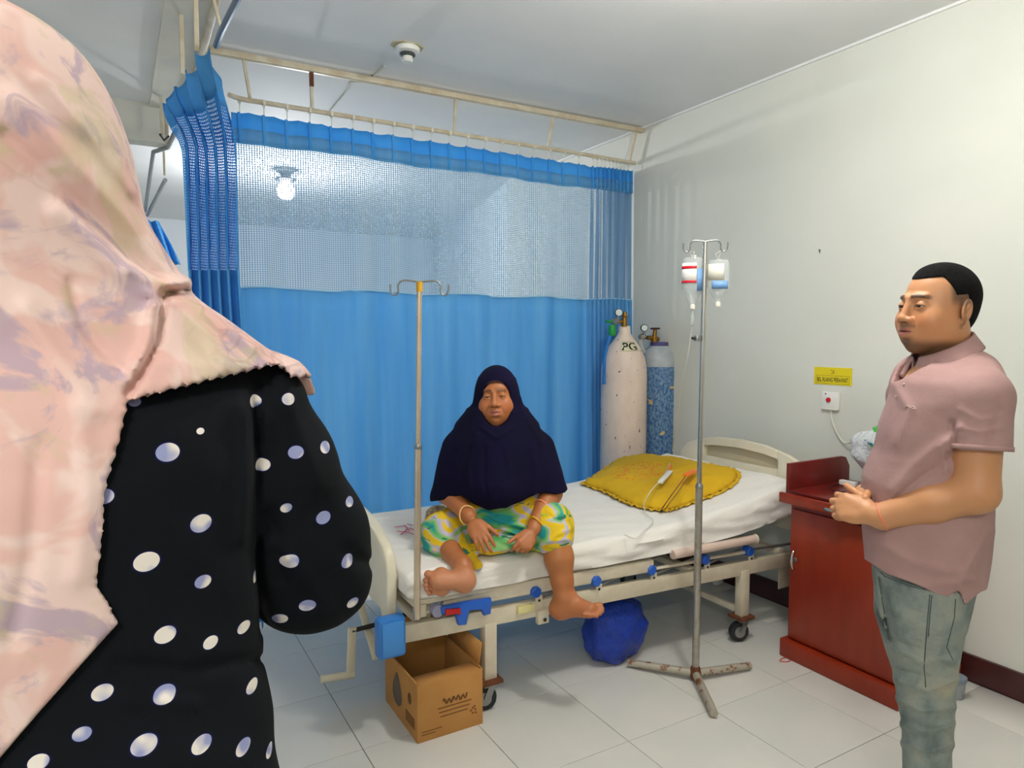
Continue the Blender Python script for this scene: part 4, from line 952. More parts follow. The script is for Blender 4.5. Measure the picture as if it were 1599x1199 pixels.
    def mesh(s, name):
        F = s.F.copy(); F[0] = F[-1] = .5; F[:, 0] = F[:, -1] = .5; F[:, :, 0] = F[:, :, -1] = .5
        S = F < 0; nx, ny_, nz = F.shape
        c = S[:-1, :-1, :-1].astype(np.int8)
        for d in ((1, 0, 0), (0, 1, 0), (0, 0, 1), (1, 1, 0), (1, 0, 1), (0, 1, 1), (1, 1, 1)):
            c = c+S[d[0]:nx-1+d[0], d[1]:ny_-1+d[1], d[2]:nz-1+d[2]]
        I = np.argwhere((c > 0) & (c < 8)); n_ = len(I); ids = np.full(c.shape, -1, np.int32); ids[I[:, 0], I[:, 1], I[:, 2]] = np.arange(n_)
        acc = np.zeros((n_, 3)); cnt = np.zeros(n_); AX = (s.x, s.y, s.z)
        for ax_ in range(3):
            o1, o2 = [i for i in range(3) if i != ax_]
            for da in (0, 1):
                for db in (0, 1):
                    A = I.copy(); A[:, o1] += da; A[:, o2] += db; B = A.copy(); B[:, ax_] += 1
                    fa = F[A[:, 0], A[:, 1], A[:, 2]]; fb = F[B[:, 0], B[:, 1], B[:, 2]]; m_ = (fa < 0) != (fb < 0)
                    t_ = np.where(m_, fa/np.where(m_, fa-fb, 1), 0); t_ = np.clip(t_, .02, .98)
                    P_ = np.stack([AX[i][A[:, i]] for i in range(3)], 1).astype(float); P_[:, ax_] += t_*(AX[ax_][B[:, ax_]]-AX[ax_][A[:, ax_]])
                    acc[m_] += P_[m_]; cnt[m_] += 1
        Vx = acc/cnt[:, None]; Q = []
        for ax_ in range(3):
            o1, o2 = [(1, 2), (2, 0), (0, 1)][ax_]
            sa = [slice(None)]*3; sb = [slice(None)]*3; sa[ax_] = slice(0, -1); sb[ax_] = slice(1, None)
            A = S[tuple(sa)]; B = S[tuple(sb)]; E = np.argwhere(A != B); E = E[(E[:, o1] > 0) & (E[:, o2] > 0) & (E[:, o1] < F.shape[o1]-1) & (E[:, o2] < F.shape[o2]-1)]
            ins = A[E[:, 0], E[:, 1], E[:, 2]]
            def vid(d1, d2):
                G_ = E.copy(); G_[:, o1] += d1; G_[:, o2] += d2; return ids[G_[:, 0], G_[:, 1], G_[:, 2]]
            q_ = np.stack([vid(-1, -1), vid(0, -1), vid(0, 0), vid(-1, 0)], 1); q_[~ins] = q_[~ins][:, ::-1]; Q.append(q_)
        Q = np.concatenate(Q); me = bpy.data.meshes.new(name); me.vertices.add(n_); me.vertices.foreach_set('co', Vx.astype(np.float32).ravel())
        me.loops.add(Q.size); me.loops.foreach_set('vertex_index', Q.astype(np.int32).ravel()); me.polygons.add(len(Q)); me.polygons.foreach_set('loop_start', np.arange(0, Q.size, 4, dtype=np.int32))
        try: me.polygons.foreach_set('loop_total', np.full(len(Q), 4, np.int32))
        except Exception: pass
        me.update(); me.validate(); me.polygons.foreach_set('use_smooth', np.ones(len(me.polygons), bool)); me.update()
        return me, Vx
def paint(me, cols):
    a = me.color_attributes.new('Col', 'FLOAT_COLOR', 'POINT'); a.data.foreach_set('color', np.concatenate([cols, np.ones((len(cols), 1))], 1).astype(np.float32).ravel())
class Frame:
    """person frame: v runs away from the camera through px, u to the right, origin on the floor at distance D"""
    def __init__(s, px, D):
        s.az = R(YAW)+math.atan((px-799.5)/FPX); s.D = D; s.loc = Vector((D*math.sin(s.az), D*math.cos(s.az), 0)); s.rz = -s.az
        s.e = np.array([math.cos(s.az), -math.sin(s.az), 0]); s.g = np.array([math.sin(s.az), math.cos(s.az), 0])
    def P(s, px, py, v=0.0):
        d = ray(px, py); t_ = (s.D+v)/(d@s.g); w_ = d*t_; return np.array([w_@s.e, v, w_[2]+1.5])
    def px(s, U, V_, Z):
        """picture position of local points (arrays)"""
        X = U*s.e[0]+(V_+s.D)*s.g[0]; Y = U*s.e[1]+(V_+s.D)*s.g[1]; Z = Z-1.5
        f = X*FW[0]+Y*FW[1]+Z*FW[2]; return 799.5+FPX*(X*RT[0]+Y*RT[1]+Z*RT[2])/f, 599.5-FPX*(X*UP[0]+Y*UP[1]+Z*UP[2])/f
    def sec(s, py, xl, xr, v, rv):
        a = s.P(xl, py, v); b_ = s.P(xr, py, v); return ((a[2]+b_[2])/2, (a[0]+b_[0])/2, v, (b_[0]-a[0])/2, rv)
def rotm(fwd, up=(0, 0, 1)):
    f = np.array(fwd, float); f /= np.linalg.norm(f); u = np.array(up, float); r_ = np.cross(f, u); r_ /= np.linalg.norm(r_); u = np.cross(r_, f); return np.stack([r_, f, u], 1)  # columns right, forward, up
def smooth01(x): x = np.clip(x, 0, 1); return x*x*(3-2*x)
def head(g, C, M, s=1.0, chub=0.0, kk=1.0, mouth_open=0, squint=0, old=0):
    T_ = lambda p: np.array(C)+M@(np.array(p)*s)
    E = lambda c, r, k=.012, mode='u', rot=None: g.ell(T_(c), np.array(r)*s, M if rot is None else M@rot, k*s, mode)
    K = lambda a, b_, r0, r1, k=.012, mode='u': g.cone(T_(a), T_(b_), r0*s, r1*s, k*s, mode)
    E((0, -.014, .034), (.077, .092, .086), .02)
    E((0, .018, -.030), (.066+.006*chub, .070, .080), .03)
    E((0, .042, -.072), (.044+.012*chub, .040, .036), .03)          # jaw
    for q_ in (-1, 1):
        E((q_*.050, .000, -.055), (.022+.006*chub, .045, .035), .03)
        E((q_*.038, .056, -.030), (.026+.004*chub, .026, .030), .025)   # cheek
        K((q_*.012, .0835, .033), (q_*.040, .0735, .034), .0080, .0050, .014)    # brow ridge
    K((0, .064, -.097), (0, .058, -.095), .016, .018, .02)           # chin
    for q_ in (-1, 1): E((q_*.031, .099, .012), (.018, .015, .010), .014, 's')   # sockets
    K((0, .083, .026), (0, .102, -.020), .0075, .0105, .010)
    E((0, .104, -.024), (.0135, .0105, .0105), .006)
    for q_ in (-1, 1):
        E((q_*.0165, .0950, -.027), (.0092, .0100, .0088), .006)
        E((q_*.0075, .104, -.0355), (.0042, .0052, .0035), .003, 's')
    E((0, .078, -.060), (.030, .021, .026), .016)                    # muzzle
    K((-.019, .088, -.0535), (-.005, .0955, -.0495), .0042, .0055, .005); K((.019, .088, -.0535), (.005, .0955, -.0495), .0042, .0055, .005); K((-.005, .0955, -.0500), (.005, .0955, -.0500), .0052, .0052, .004)
    K((-.016, .0885, -.0640), (0, .0955, -.0665), .0060, .0085, .006); K((.016, .0885, -.0640), (0, .0955, -.0665), .0060, .0085, .006)
    E((0, .102, -.0575), (.025, .010, .0013), .004, 's')              # mouth line
    E((0, .093, -.080), (.018, .006, .004), .012, 's')
    lid = .0142
    for q_ in (-1, 1):
        E((q_*.031, .0735, .010), (lid+.001, lid, lid), .005)
        E((q_*.031, .092, .0085), (.0135, .016, .0036*(1-squint)+.0006), .002, 's')
    for q_ in (-1, 1):                                               # ears
        a = .35; er = np.array([[1, 0, 0], [0, math.cos(a), -math.sin(a)], [0, math.sin(a), math.cos(a)]]); b2 = q_*.35; er2 = np.array([[math.cos(b2), math.sin(b2), 0], [-math.sin(b2), math.cos(b2), 0], [0, 0, 1]])
        Q = er2@er
        E((q_*.083, -.014, -.002), (.0080, .0205, .031), .003, rot=Q)
        E((q_*.0915, -.011, .001), (.0065, .0120, .021), .003, 's', rot=Q)
        K((q_*.086, -.004, -.012), (q_*.088, -.016, .012), .003, .003, .003)
        E((q_*.082, -.006, -.031), (.006, .009, .009), .004)
    return T_
def skin_cols(V_, C, M, s, base, lip, hairc=None, stubble=0, brow=(.02, .015, .012), squint=0, old=0):
    L = ((V_-np.array(C))@M)/s; n_ = len(V_); col = np.tile(np.array(base), (n_, 1)).astype(float); x, y, z = L[:, 0], L[:, 1], L[:, 2]; ax_ = np.abs(x)
    near = (np.abs(x) < .11) & (np.abs(y) < .14) & (z > -.15) & (z < .15)
    def put(m_, c_, a=1.0):
        m_ = np.clip(m_, 0, 1)*near*a; col[:] = col*(1-m_[:, None])+np.array(c_)[None, :]*m_[:, None]
    put(np.exp(-((ax_-.045)**2/.0006+(z+.03)**2/.0008))*(y > .02), np.array(base)*np.array([1.12, .86, .78]), .6)
    lipm = smooth01(1.4-((x/.024)**2+((z+.0575)/.0125)**2)*1.0)*(y > .078); put(lipm, lip, .9)
    put(np.exp(-(((z+.0578)/.0016)**2))*(ax_ < .022)*(y > .08), np.array(lip)*.25, .85)
    # brows
    bz = .0315+.004*np.sin(np.clip((ax_-.01)/.045, 0, 1)*PI)-(ax_-.03)*.10
    put(smooth01(1.5-((z-bz)/.0050)**2)*smooth01((ax_-.009)/.004)*smooth01((.054-ax_)/.012)*(y > .035), brow, .8)
    ez = .0085+.0036*(1-squint)*np.sqrt(np.clip(1-((ax_-.031)/.0135)**2, 0, 1))
    put(np.exp(-((z-ez-.0008)/.0013)**2)*(np.abs(ax_-.031) < .0150)*(y > .06), (.015, .01, .01), .95)
    put(np.exp(-(((z-.019)/.0014)**2))*(np.abs(ax_-.031) < .014)*(y > .06), np.array(base)*.45, .6)
    put(smooth01(1.5-(((ax_-.0075)/.0045)**2+((z+.0335)/.003)**2))*(y > .088), np.array(base)*.15, .9)
    if old: put(np.exp(-((ax_-.026-.45*(-.030-z))**2/.000008))*smooth01((-.028-z)/.006)*smooth01((z+.066)/.01)*(y > .05), np.array(base)*.45, .8); put(np.exp(-((z-.044)/.0015)**2)*(ax_ < .03)*(y > .05), np.array(base)*.6, .6); put(np.exp(-((ax_-.006)/.0015)**2)*smooth01((z-.02)/.006)*smooth01((.046-z)/.006)*(y > .06), np.array(base)*.5, .6)
    put(np.exp(-((ax_-.031)**2/.00018+(z+.004)**2/.00004))*(y > .05), np.array(base)*.72, .5)
    if stubble:
        put(smooth01((-.070-z)/.026)*smooth01((y+.045)/.06), (.035, .024, .018), stubble); put(np.exp(-((ax_-.0)**2/.0002+(z+.083)**2/.00008))*(y > .06), (.03, .021, .016), .7)
        put(np.exp(-((z+.043)/.005)**2)*(ax_ < .03)*(y > .07), (.06, .04, .03), stubble*.75)
        put(smooth01((ax_-.058)/.01)*smooth01((.012-y)/.02)*smooth01((y+.012)/.01)*(z < .03)*(z > -.05), (.05, .035, .03), .5)
    if stubble: put(smooth01((z-.0)/.03)*smooth01((.030-y)/.016)*smooth01((.075-z)/.02)*smooth01((ax_-.045)/.01), (.05, .038, .032), .75)
    return col
def eyeballs(parent, fr_, C, M, s, gaze):
    for q_ in (-1, 1):
        c_ = np.array(C)+M@(np.array((q_*.031, .0735, .010))*s); b = bmesh.new(); bmesh.ops.create_uvsphere(b, u_segments=24, v_segments=18, radius=.0128*s); me = bpy.data.meshes.new('eye'); b.to_mesh(me); b.free()
        V_ = np.array([v.co[:] for v in me.vertices]); gz = M@np.array(gaze, float); gz /= np.linalg.norm(gz); cs = (V_@gz)/(.0128*s)
        col = np.where(cs[:, None] > .80, np.array([[.018, .011, .008]]), np.array([[.62, .55, .50]])); paint(me, col)
        for p in me.polygons: p.use_smooth = True
        me.transform(Matrix.Translation(Vector(c_))); link_mesh('eye', me, 'painted', parent)
def hand(g, W, f, n_, size=1.0, side=1, curl=(.3, .4, .3), spread=1.0, thumb=(.55, .8, -.35), kp=.012, fcurl=None, kf=.0035, tcurl=.3):
    """W wrist, f towards the fingers, n_ back-of-hand normal, side: thumb on side*s"""
    W = np.array(W, float); f = np.array(f, float); f /= np.linalg.norm(f); n_ = np.array(n_, float); n_ -= f*(n_@f); n_ /= np.linalg.norm(n_); t_ = np.cross(f, n_)*side
    M = np.stack([f, t_, n_], 1); pt = lambda a, b_, c_: W+size*(f*a+t_*b_+n_*c_)
    g.ell(pt(.048, 0, 0), np.array((.050, .041, .0165))*size, M, kp)
    g.cone(pt(.02, .006, 0), pt(.075, .022, 0), .016*size, .013*size, .01*size); g.cone(pt(.02, -.010, 0), pt(.070, -.026, 0), .015*size, .012*size, .01*size)
    tips = []
    for i, (b0, ln, r_) in enumerate(((.0285, .068, .0090), (.0095, .077, .0094), (-.0095, .071, .0089), (-.027, .056, .0078))):
        cu = fcurl[i] if fcurl else curl; a = 0; p = pt(.082-.004*abs(i-1), b0, .002); d_ = f+t_*(b0*3.2*spread); d_ /= np.linalg.norm(d_)
        for j, (fr_, dr) in enumerate(((.44, 1), (.31, .94), (.25, .86))):
            a += cu[j]; dd = d_*math.cos(a)-n_*math.sin(a); q_ = p+dd*ln*fr_*size; g.cone(p, q_, r_*dr*size, r_*(dr-.08)*size, kf if j else .006); p = q_
        tips.append(p)
    td = f*thumb[0]+t_*thumb[1]+n_*thumb[2]; td /= np.linalg.norm(td); p0 = pt(.022, .024, -.006); p1 = p0+td*.040*size; td2 = td*math.cos(tcurl)+(f-td*(f@td))*math.sin(tcurl); td2 /= np.linalg.norm(td2); p2 = p1+td2*.030*size; p3 = p2+td2*.022*size
    g.cone(p0, p1, .0155*size, .0115*size, .008); g.cone(p1, p2, .0105*size, .0095*size, .004); g.cone(p2, p3, .0095*size, .0078*size, .003)
    return tips, p3
def person(label, fr_): return thing('person', label, 'person', fr_.loc, fr_.rz)
def put_vol(g, name, m_, parent, cols=None):
    me, V_ = g.mesh(name)
    if cols is not None: paint(me, cols(V_) if callable(cols) else cols)
    return link_mesh(name, me, m_, parent), V_
def seg_dist(PX, PY, a, b_):
    dx, dy = b_[0]-a[0], b_[1]-a[1]; L2 = dx*dx+dy*dy; t_ = np.clip(((PX-a[0])*dx+(PY-a[1])*dy)/L2, 0, 1); return np.hypot(PX-a[0]-t_*dx, PY-a[1]-t_*dy)
def ridges(fr_, lines):
    """cloth folds: lines = (points in picture coordinates, width px, height m, v limit)"""
    def fn(X, Y, Z):
        PX, PY = fr_.px(X, Y, Z); out = 0
        for pts, wd, hh, vmax in lines:
            d = None
            for a, b_ in zip(pts, pts[1:]):
                e = seg_dist(PX, PY, a, b_); d = e if d is None else np.minimum(d, e)
            out = out-hh*np.exp(-(d/wd)**2)*(Y < vmax)
        return out
    return fn
def poly_sdf(PX, PY, poly):
    d = None; ins = np.zeros(np.broadcast(PX, PY).shape, bool); n_ = len(poly)
    for i in range(n_):
        a, b_ = poly[i], poly[(i+1) % n_]; e = seg_dist(PX, PY, a, b_); d = e if d is None else np.minimum(d, e)
        c1_ = (a[1] > PY) != (b_[1] > PY)
        ins ^= c1_ & (PX < (b_[0]-a[0])*(PY-a[1])/(b_[1]-a[1]+1e-9)+a[0])
    return np.where(ins, -d, d)
# ------------------------------------------------------------------ man in the polo shirt
def build_man():
    fr_ = Frame(1465, 2.16); P = fr_.P; t_ = person('man in a dusty pink polo shirt and faded grey-green jeans, hands clasped', fr_)
    HF = (-.74, -.67, .0); HM = rotm(HF, (.03, 0, 1)); HC = P(1463, 484, 0); s = 1.0
    hd = HC
    neck0 = P(1475, 525, .01); neck1 = P(1478, 575, .01)
    torso = [fr_.sec(556, 1445, 1515, .01, .06), fr_.sec(572, 1412, 1538, .0, .12), fr_.sec(592, 1398, 1556, 0, .165), fr_.sec(625, 1388, 1560, 0, .182), fr_.sec(665, 1374, 1556, 0, .185), fr_.sec(700, 1367, 1552, 0, .185),
             fr_.sec(745, 1348, 1552, 0, .185), fr_.sec(790, 1346, 1552, 0, .18), fr_.sec(840, 1349, 1548, 0, .172), fr_.sec(885, 1352, 1543, 0, .165), fr_.sec(930, 1356, 1535, 0, .16), fr_.sec(960, 1360, 1530, 0, .155)]
    shL = P(1528, 622, -.135); elL = P(1523, 768, -.165); wrL = P(1378, 806, -.175)
    shR = P(1425, 618, .15); elR = P(1420, 775, .17); wrR = P(1352, 772, -.02)
    legL = [fr_.sec(905, 1372, 1522, -.06, .10), fr_.sec(960, 1374, 1512, -.06, .10), fr_.sec(1020, 1386, 1500, -.055, .085), fr_.sec(1080, 1397, 1494, -.05, .078), fr_.sec(1140, 1408, 1490, -.05, .07), fr_.sec(1199, 1408, 1486, -.05, .066)]
    zk = legL[-1][0]; legL += [(zk-.10, legL[-1][1], -.05, .052, .062), (.10, legL[-1][1]+.005, -.04, .050, .055)]
    legR = [fr_.sec(905, 1364, 1480, .085, .09), fr_.sec(960, 1364, 1480, .085, .09), fr_.sec(1020, 1382, 1478, .09, .08), fr_.sec(1080, 1402, 1478, .09, .075), fr_.sec(1140, 1414, 1482, .09, .068), fr_.sec(1199, 1418, 1482, .09, .064)]
    legR += [(zk-.10, legR[-1][1], .09, .05, .06), (.10, legR[-1][1]+.005, .09, .048, .053)]
    pel = [fr_.sec(860, 1358, 1536, 0, .15), fr_.sec(900, 1360, 1528, 0, .155), fr_.sec(930, 1364, 1520, 0, .15), fr_.sec(955, 1372, 1512, 0, .13)]
    # body: head, arms and hands are fine, hidden parts coarse
    g = Vol([(-.34, -.16, .0034), (-.16, .14, .0024), (.14, .28, .005)], [(-.30, -.11, .0034), (-.11, .12, .0024), (.12, .34, .006)], [(.0, .30, .012), (.30, .86, .009), (.86, 1.14, .0034), (1.14, 1.42, .006), (1.42, 1.75, .0022)])
    head(g, HC, HM, s, chub=.8, squint=.3)
    g.cone(neck0, neck1, .057, .062, .02)
    g.loft([q_ for q_ in torso if q_[0] > 1.05], .01, 2.2, .018); g.loft([q_ for q_ in torso if q_[0] < 1.22], .01, 2.2, .03); g.cut(lambda X, Y, Z: .93-Z+0*X*Y); g.loft(pel, .01, 2.2, .035); g.loft(legL, .01, 2, .022); g.loft(legR, .01, 2, .022)
    g.chain([shL, elL], [.058, .050], .02); g.chain([elL, elL*.55+wrL*.45, wrL], [.0495, .046, .033], .02)
    g.chain([shR, elR], [.055, .044], .02); g.chain([elR, wrR], [.045, .031], .02)
    # clasped hands: left hand over the right
    g.cone(wrL, P(1362, 804, -.18), .031, .026, .014)
    fL = P(1318, 790, -.165)-P(1366, 803, -.18); nL = np.array((-.15, -.86, .50))
    hand(g, P(1364, 803, -.18), fL, nL, .98, side=1, fcurl=((.55, .9, .6), (.55, 1.0, .6), (.6, 1.0, .6), (.65, 1.0, .6)), thumb=(.7, .55, -.35), spread=1.1)
    fR = P(1322, 800, -.125)-P(1352, 762, -.03); nR = np.array((-.80, -.45, .45))
    hand(g, P(1352, 765, -.045), fR, nR, .95, side=-1, fcurl=((.7, 1.2, .9),)*4, thumb=(.7, .6, .2), spread=.9)
    for q_ in (legL, legR):
        u0, v0 = q_[-1][1], q_[-1][2]; d_ = np.array((-.80, -.6, 0)); a = np.array((u0, v0, .05)); g.cone(a, a+d_*.15+np.array((0, 0, -.015)), .042, .032, .03); g.ell(a+d_*.0+np.array((.02, .01, -.01)), (.04, .04, .036), None, .02)
    base = np.array(sr((200, 142, 98)))
    def cols(V_):
        col = skin_cols(V_, HC, HM, s, base, sr((176, 108, 96)), stubble=.7, squint=.3)
        h = np.exp(-((V_-np.array(P(1488, 738, -.215)))**2).sum(1)/.00012); col = col*(1-.55*h[:, None])+np.array(sr((70, 90, 110)))*.55*h[:, None]
        kn = np.clip((1.05-V_[:, 2])*4, 0, 1)*(V_[:, 2] > .9); col *= (1-.06*kn)[:, None]
        return col
    put_vol(g, 'body', 'skin', t_, cols)
    eyeballs(t_, fr_, HC, HM, s, (.0, 1, -.12))
    # hair: short cap with a hairline
    g = Vol([(-.13, .17, .0028)], [(-.14, .14, .0028)], [(1.48, 1.75, .0028)])
    Tt = lambda p: HC+HM@(np.array(p)*s)
    g.ell(Tt((0, -.0165, .0360)), np.array((.0800, .0965, .0905))*s, HM, .01); g.ell(Tt((0, .002, .092)), np.array((.054, .050, .028))*s, HM, .012)
    g.ell(Tt((0, -.042, -.01)), np.array((.062, .055, .064))*s, HM, .02)
    def hl(X, Y, Z):
        L = [(X-HC[0])*HM[0, i]+(Y-HC[1])*HM[1, i]+(Z-HC[2])*HM[2, i] for i in range(3)]; x, y, z = [a/s for a in L]
        front = .080-.012*np.exp(-((np.abs(x)-.052)/.014)**2)*0+.004*np.abs(x)/.05   # hairline height above the brow
        lim = np.where(y > .032, front, np.where(y > .012, front-(.032-y)/.02*.045, np.where(y > -.022, .036+(.012-y)*.1, -.058-0*y)))
        lim = np.where((y <= -.022) & (y > -.040), .038-(-.022-y)/.018*.096, lim)
        n_ = .0012*np.sin(x*900)*np.sin(y*700)
        return (lim-z+n_)*.8
    g.cut(hl, .004); put_vol(g, 'hair', 'hair', t_)
    # polo shirt
    g = Vol([(-.30, .30, .0042)], [(-.34, .30, .0042)], [(.72, 1.50, .0042)])
    g.loft(torso, .02, 2.2, -.004, wav=lambda a, z: .012*np.sin(a*5+z*22)*np.clip((1.15-z)*3, 0, 1)+.008*np.sin(a*9-z*31)*np.clip((1.0-z)*3, 0, 1))
    g.cone(P(1515, 590, -.03), shL, .073, .071, .04); g.cone(P(1440, 590, .05), shR, .07, .066, .04)
    shl = Vol([(-.30, .30, .0042)], [(-.34, .30, .0042)], [(.72, 1.50, .0042)])
    slL = shL+(elL-shL)*.56; 
    shl.cone(shL, elL, .072, .073, .0); slR = shR+(elR-shR)*.5
    dL = (elL-shL)/np.linalg.norm(elL-shL); e0 = P(1522, 703, -.15)
    shl.cut(lambda X, Y, Z: ((X-e0[0])*dL[0]+(Y-e0[1])*dL[1]+(Z-e0[2])*dL[2]+ .0*X+(X-e0[0])*.04), .004)
    shl.cone(shL, shL, .073, .073, .0)
    s2 = Vol([(-.30, .30, .0042)], [(-.34, .30, .0042)], [(.72, 1.50, .0042)]); s2.cone(shR, elR, .065, .062, 0); s2.cut(lambda X, Y, Z: (slR[2]-Z), .004)
    k = .018; 
    for o_ in (shl.F, s2.F): h = np.maximum(k-np.abs(g.F-o_), 0)/k; g.F = np.minimum(g.F, o_)-h*h*k*.25
    g.disp(ridges(fr_, [([(1500, 665), (1470, 700), (1478, 735)], 6, .006, 0), ([(1472, 690), (1430, 725), (1395, 765)], 10, .007, .05), ([(1490, 712), (1440, 745), (1400, 778)], 6, -.007, .05), ([(1380, 850), (1430, 880), (1500, 895)], 9, .007, .05), ([(1400, 905), (1450, 915), (1520, 905)], 6, .005, .05),
        ([(1545, 830), (1520, 870), (1500, 915)], 8, .006, .05), ([(1395, 600), (1420, 640), (1400, 690)], 8, .004, .05), ([(1500, 640), (1530, 655), (1560, 650)], 5, .003, .05), ([(1496, 668), (1530, 674), (1565, 668)], 4, .003, .05), ([(1560, 640), (1548, 690)], 6, -.004, .05), ([(1486, 660), (1492, 700)], 5, -.008, -.05)]))
    # hem: longer at the back with a side vent, cut as the photo shows
    def hem(X, Y, Z):
        PX, PY = fr_.px(X, Y, Z); lim = np.interp(PX, [1300, 1352, 1385, 1430, 1460, 1480, 1492, 1498, 1506, 1530, 1560], [872, 874, 896, 912, 926, 932, 924, 922, 945, 925, 912]); return (PY-lim)/FPX*fr_.D*.85
    g.cut(hem, .003)
    # neck hole
    nk = (P(1430, 585, -.02)); g.cone(P(1440, 590, -.03), P(1405, 556, -.075), .058, .056, .0, 's'); g.cone(P(1478, 562, .01), P(1478, 500, .01), .074, .078, .006, 's')
    shirt, V_ = put_vol(g, 'polo_shirt', 'shirt_cloth', t_)
    # collar : rolled band falling outwards
    def ring(a, h):   # a around neck, h 0 top fold .. 1 outer edge
        c_ = P(1470, 558, .0); ca, sa = math.cos(a), math.sin(a)
        f = np.array((-.86, -.5, 0)); r_ = np.array((.5, -.86, 0))
        rr = .068+.020*h+.010*abs(sa)*h; tilt = -.030*ca
        z_ = .034+tilt*1.15-.036*h-(.020*h if ca > .6 else 0)
        return Vector(c_+f*ca*rr*1.02+r_*sa*rr+np.array((0, 0, z_)))
    b = MB(); b.grid(lambda u, v: ring(.24+u*(2*PI-.48), v), 60, 6); bm_fix(b, t_, 'collar', 'shirt_cloth', .006)
    b = MB(); b.grid(lambda u, v: ring(.20+u*(2*PI-.40), .0)+Vector((0, 0, -.045*v)), 60, 4); bm_fix(b, t_, 'collar_stand', 'shirt_cloth', .003)
    # sleeve cuff band
    b = MB(); ee = e0-dL*.014; u1 = np.cross(dL, (0, 0, 1.)); u1 /= np.linalg.norm(u1); u2 = np.cross(dL, u1); cen_ = shL+dL*((ee-shL)@dL)
    b.grid(lambda u, v: Vector(cen_+dL*(.012*v)+(u1*math.cos(u*2*PI)+u2*math.sin(u*2*PI))*.0735), 40, 1, close_u=True); bm_fix(b, t_, 'cuff_band', 'shirt_cloth', .003)
    # buttons and chest mark
    bv = BVHTree.FromObject(shirt, bpy.context.evaluated_depsgraph_get())
    def on(px_, py_, off=.001):
        o_ = Vector((-0., -fr_.D, 1.5)); q_ = Vector(P(px_, py_, 0)); d_ = (q_-o_).normalized(); h = bv.ray_cast(o_, d_)
        return (h[0]+h[1]*off, h[1]) if h[0] is not None else (q_, Vector((0, -1, 0)))
    b = MB()
    for x, y in ((1412, 600), (1400, 619)):
        p, n_ = on(x, y, .001); b.lathe(p, [(0, 0), (.0035, 0), (.0035, .0012), (0, .0016)], 12, n_)
    bm_fix(b, t_, 'button', mat('button_pale', (206, 176, 170), .4), 0)
    b = MB()
    for pts in ([(1413, 636), (1418, 633), (1422, 637)], [(1421, 639), (1426, 634), (1431, 640)], [(1424, 638), (1429, 638)]):
        b.tube([on(x, y)[0] for x, y in pts], .0012, 5)
    bm_fix(b, t_, 'chest_mark', mat('pale_thread', (216, 190, 184), .8), 0)
    # jeans
    g = Vol([(-.26, .24, .0045)], [(-.26, .26, .0045)], [(.03, .97, .0045)])
    wr = lambda a, z: .010*np.sin(a*3+z*60)*np.clip((.62-z)*5, .15, 1)+.010*np.sin(z*95+2*np.sin(a*2))*np.clip((.55-z)*6, 0, 1)
    g.loft(pel, .02, 2.3, .003); g.loft(legL, .025, 2.2, 0, wav=wr); g.loft(legR, .02, 2.2, 0, wav=wr)
    g.disp(ridges(fr_, [([(1395, 1010), (1440, 1035), (1490, 1030)], 6, .010, .02), ([(1400, 1060), (1450, 1078), (1492, 1062)], 5, .011, .02), ([(1402, 1090), (1440, 1110), (1488, 1104)], 5, .011, .02), ([(1408, 1130), (1450, 1144), (1486, 1130)], 5, .011, .02), ([(1410, 1160), (1450, 1174), (1486, 1163)], 5, .011, .02), ([(1385, 930), (1410, 970), (1470, 985)], 9, .006, .02), ([(1470, 1010), (1440, 1060), (1420, 1090)], 5, .006, .02),
        ([(1385, 990), (1420, 1010)], 5, -.006, .02), ([(1400, 1045), (1450, 1056)], 4, -.006, .02), ([(1460, 1030), (1490, 1045)], 4, -.006, .02), ([(1376, 905), (1384, 960), (1395, 1010)], 5, -.012, .1)]))
    jeans, _v = put_vol(g, 'jeans', 'denim', t_)
    bj = BVHTree.FromObject(jeans, bpy.context.evaluated_depsgraph_get())
    def onj(px_, py_, off=.0006):
        o_ = Vector((0, -fr_.D, 1.5)); q_ = Vector(P(px_, py_, 0)); h = bj.ray_cast(o_, (q_-o_).normalized()); return h[0]+h[1]*off if h[0] is not None else q_
    for nm, pts in (('side_seam', [(1452, 928), (1449, 960), (1446, 1000), (1443, 1040), (1446, 1080)]), ('side_seam', [(1455, 930), (1452, 960), (1449, 1000)]), ('pocket_edge', [(1492, 935), (1490, 965), (1478, 1010), (1490, 1035)]), ('pocket_edge', [(1374, 893), (1382, 900), (1420, 915), (1450, 922)]), ('fly_seam', [(1372, 900), (1378, 940), (1382, 962)])):
        b = MB(); b.tube([onj(x, y) for x, y in [(a[0]+(c_[0]-a[0])*k/6, a[1]+(c_[1]-a[1])*k/6) for a, c_ in zip(pts, pts[1:]) for k in range(6)]], .0011, 5); bm_fix(b, t_, nm, 'stitch', 0)
    # bracelet
    d_ = (wrL-elL)/np.linalg.norm(wrL-elL); c_ = P(1377, 806, -.175); u1 = np.cross(d_, (0, 0, 1.)); u1 /= np.linalg.norm(u1); u2 = np.cross(d_, u1)
    b = MB(); b.tube([Vector(c_+(u1*math.cos(a)+u2*math.sin(a))*.0355) for a in [k/30*2*PI for k in range(31)]], .0022, 6, caps=False); bm_fix(b, None, 'bracelet', mat('orange_beads', (236, 130, 96), .4), 0, fr_, 'thin orange bracelet on the left wrist of the standing man', 'bracelet')
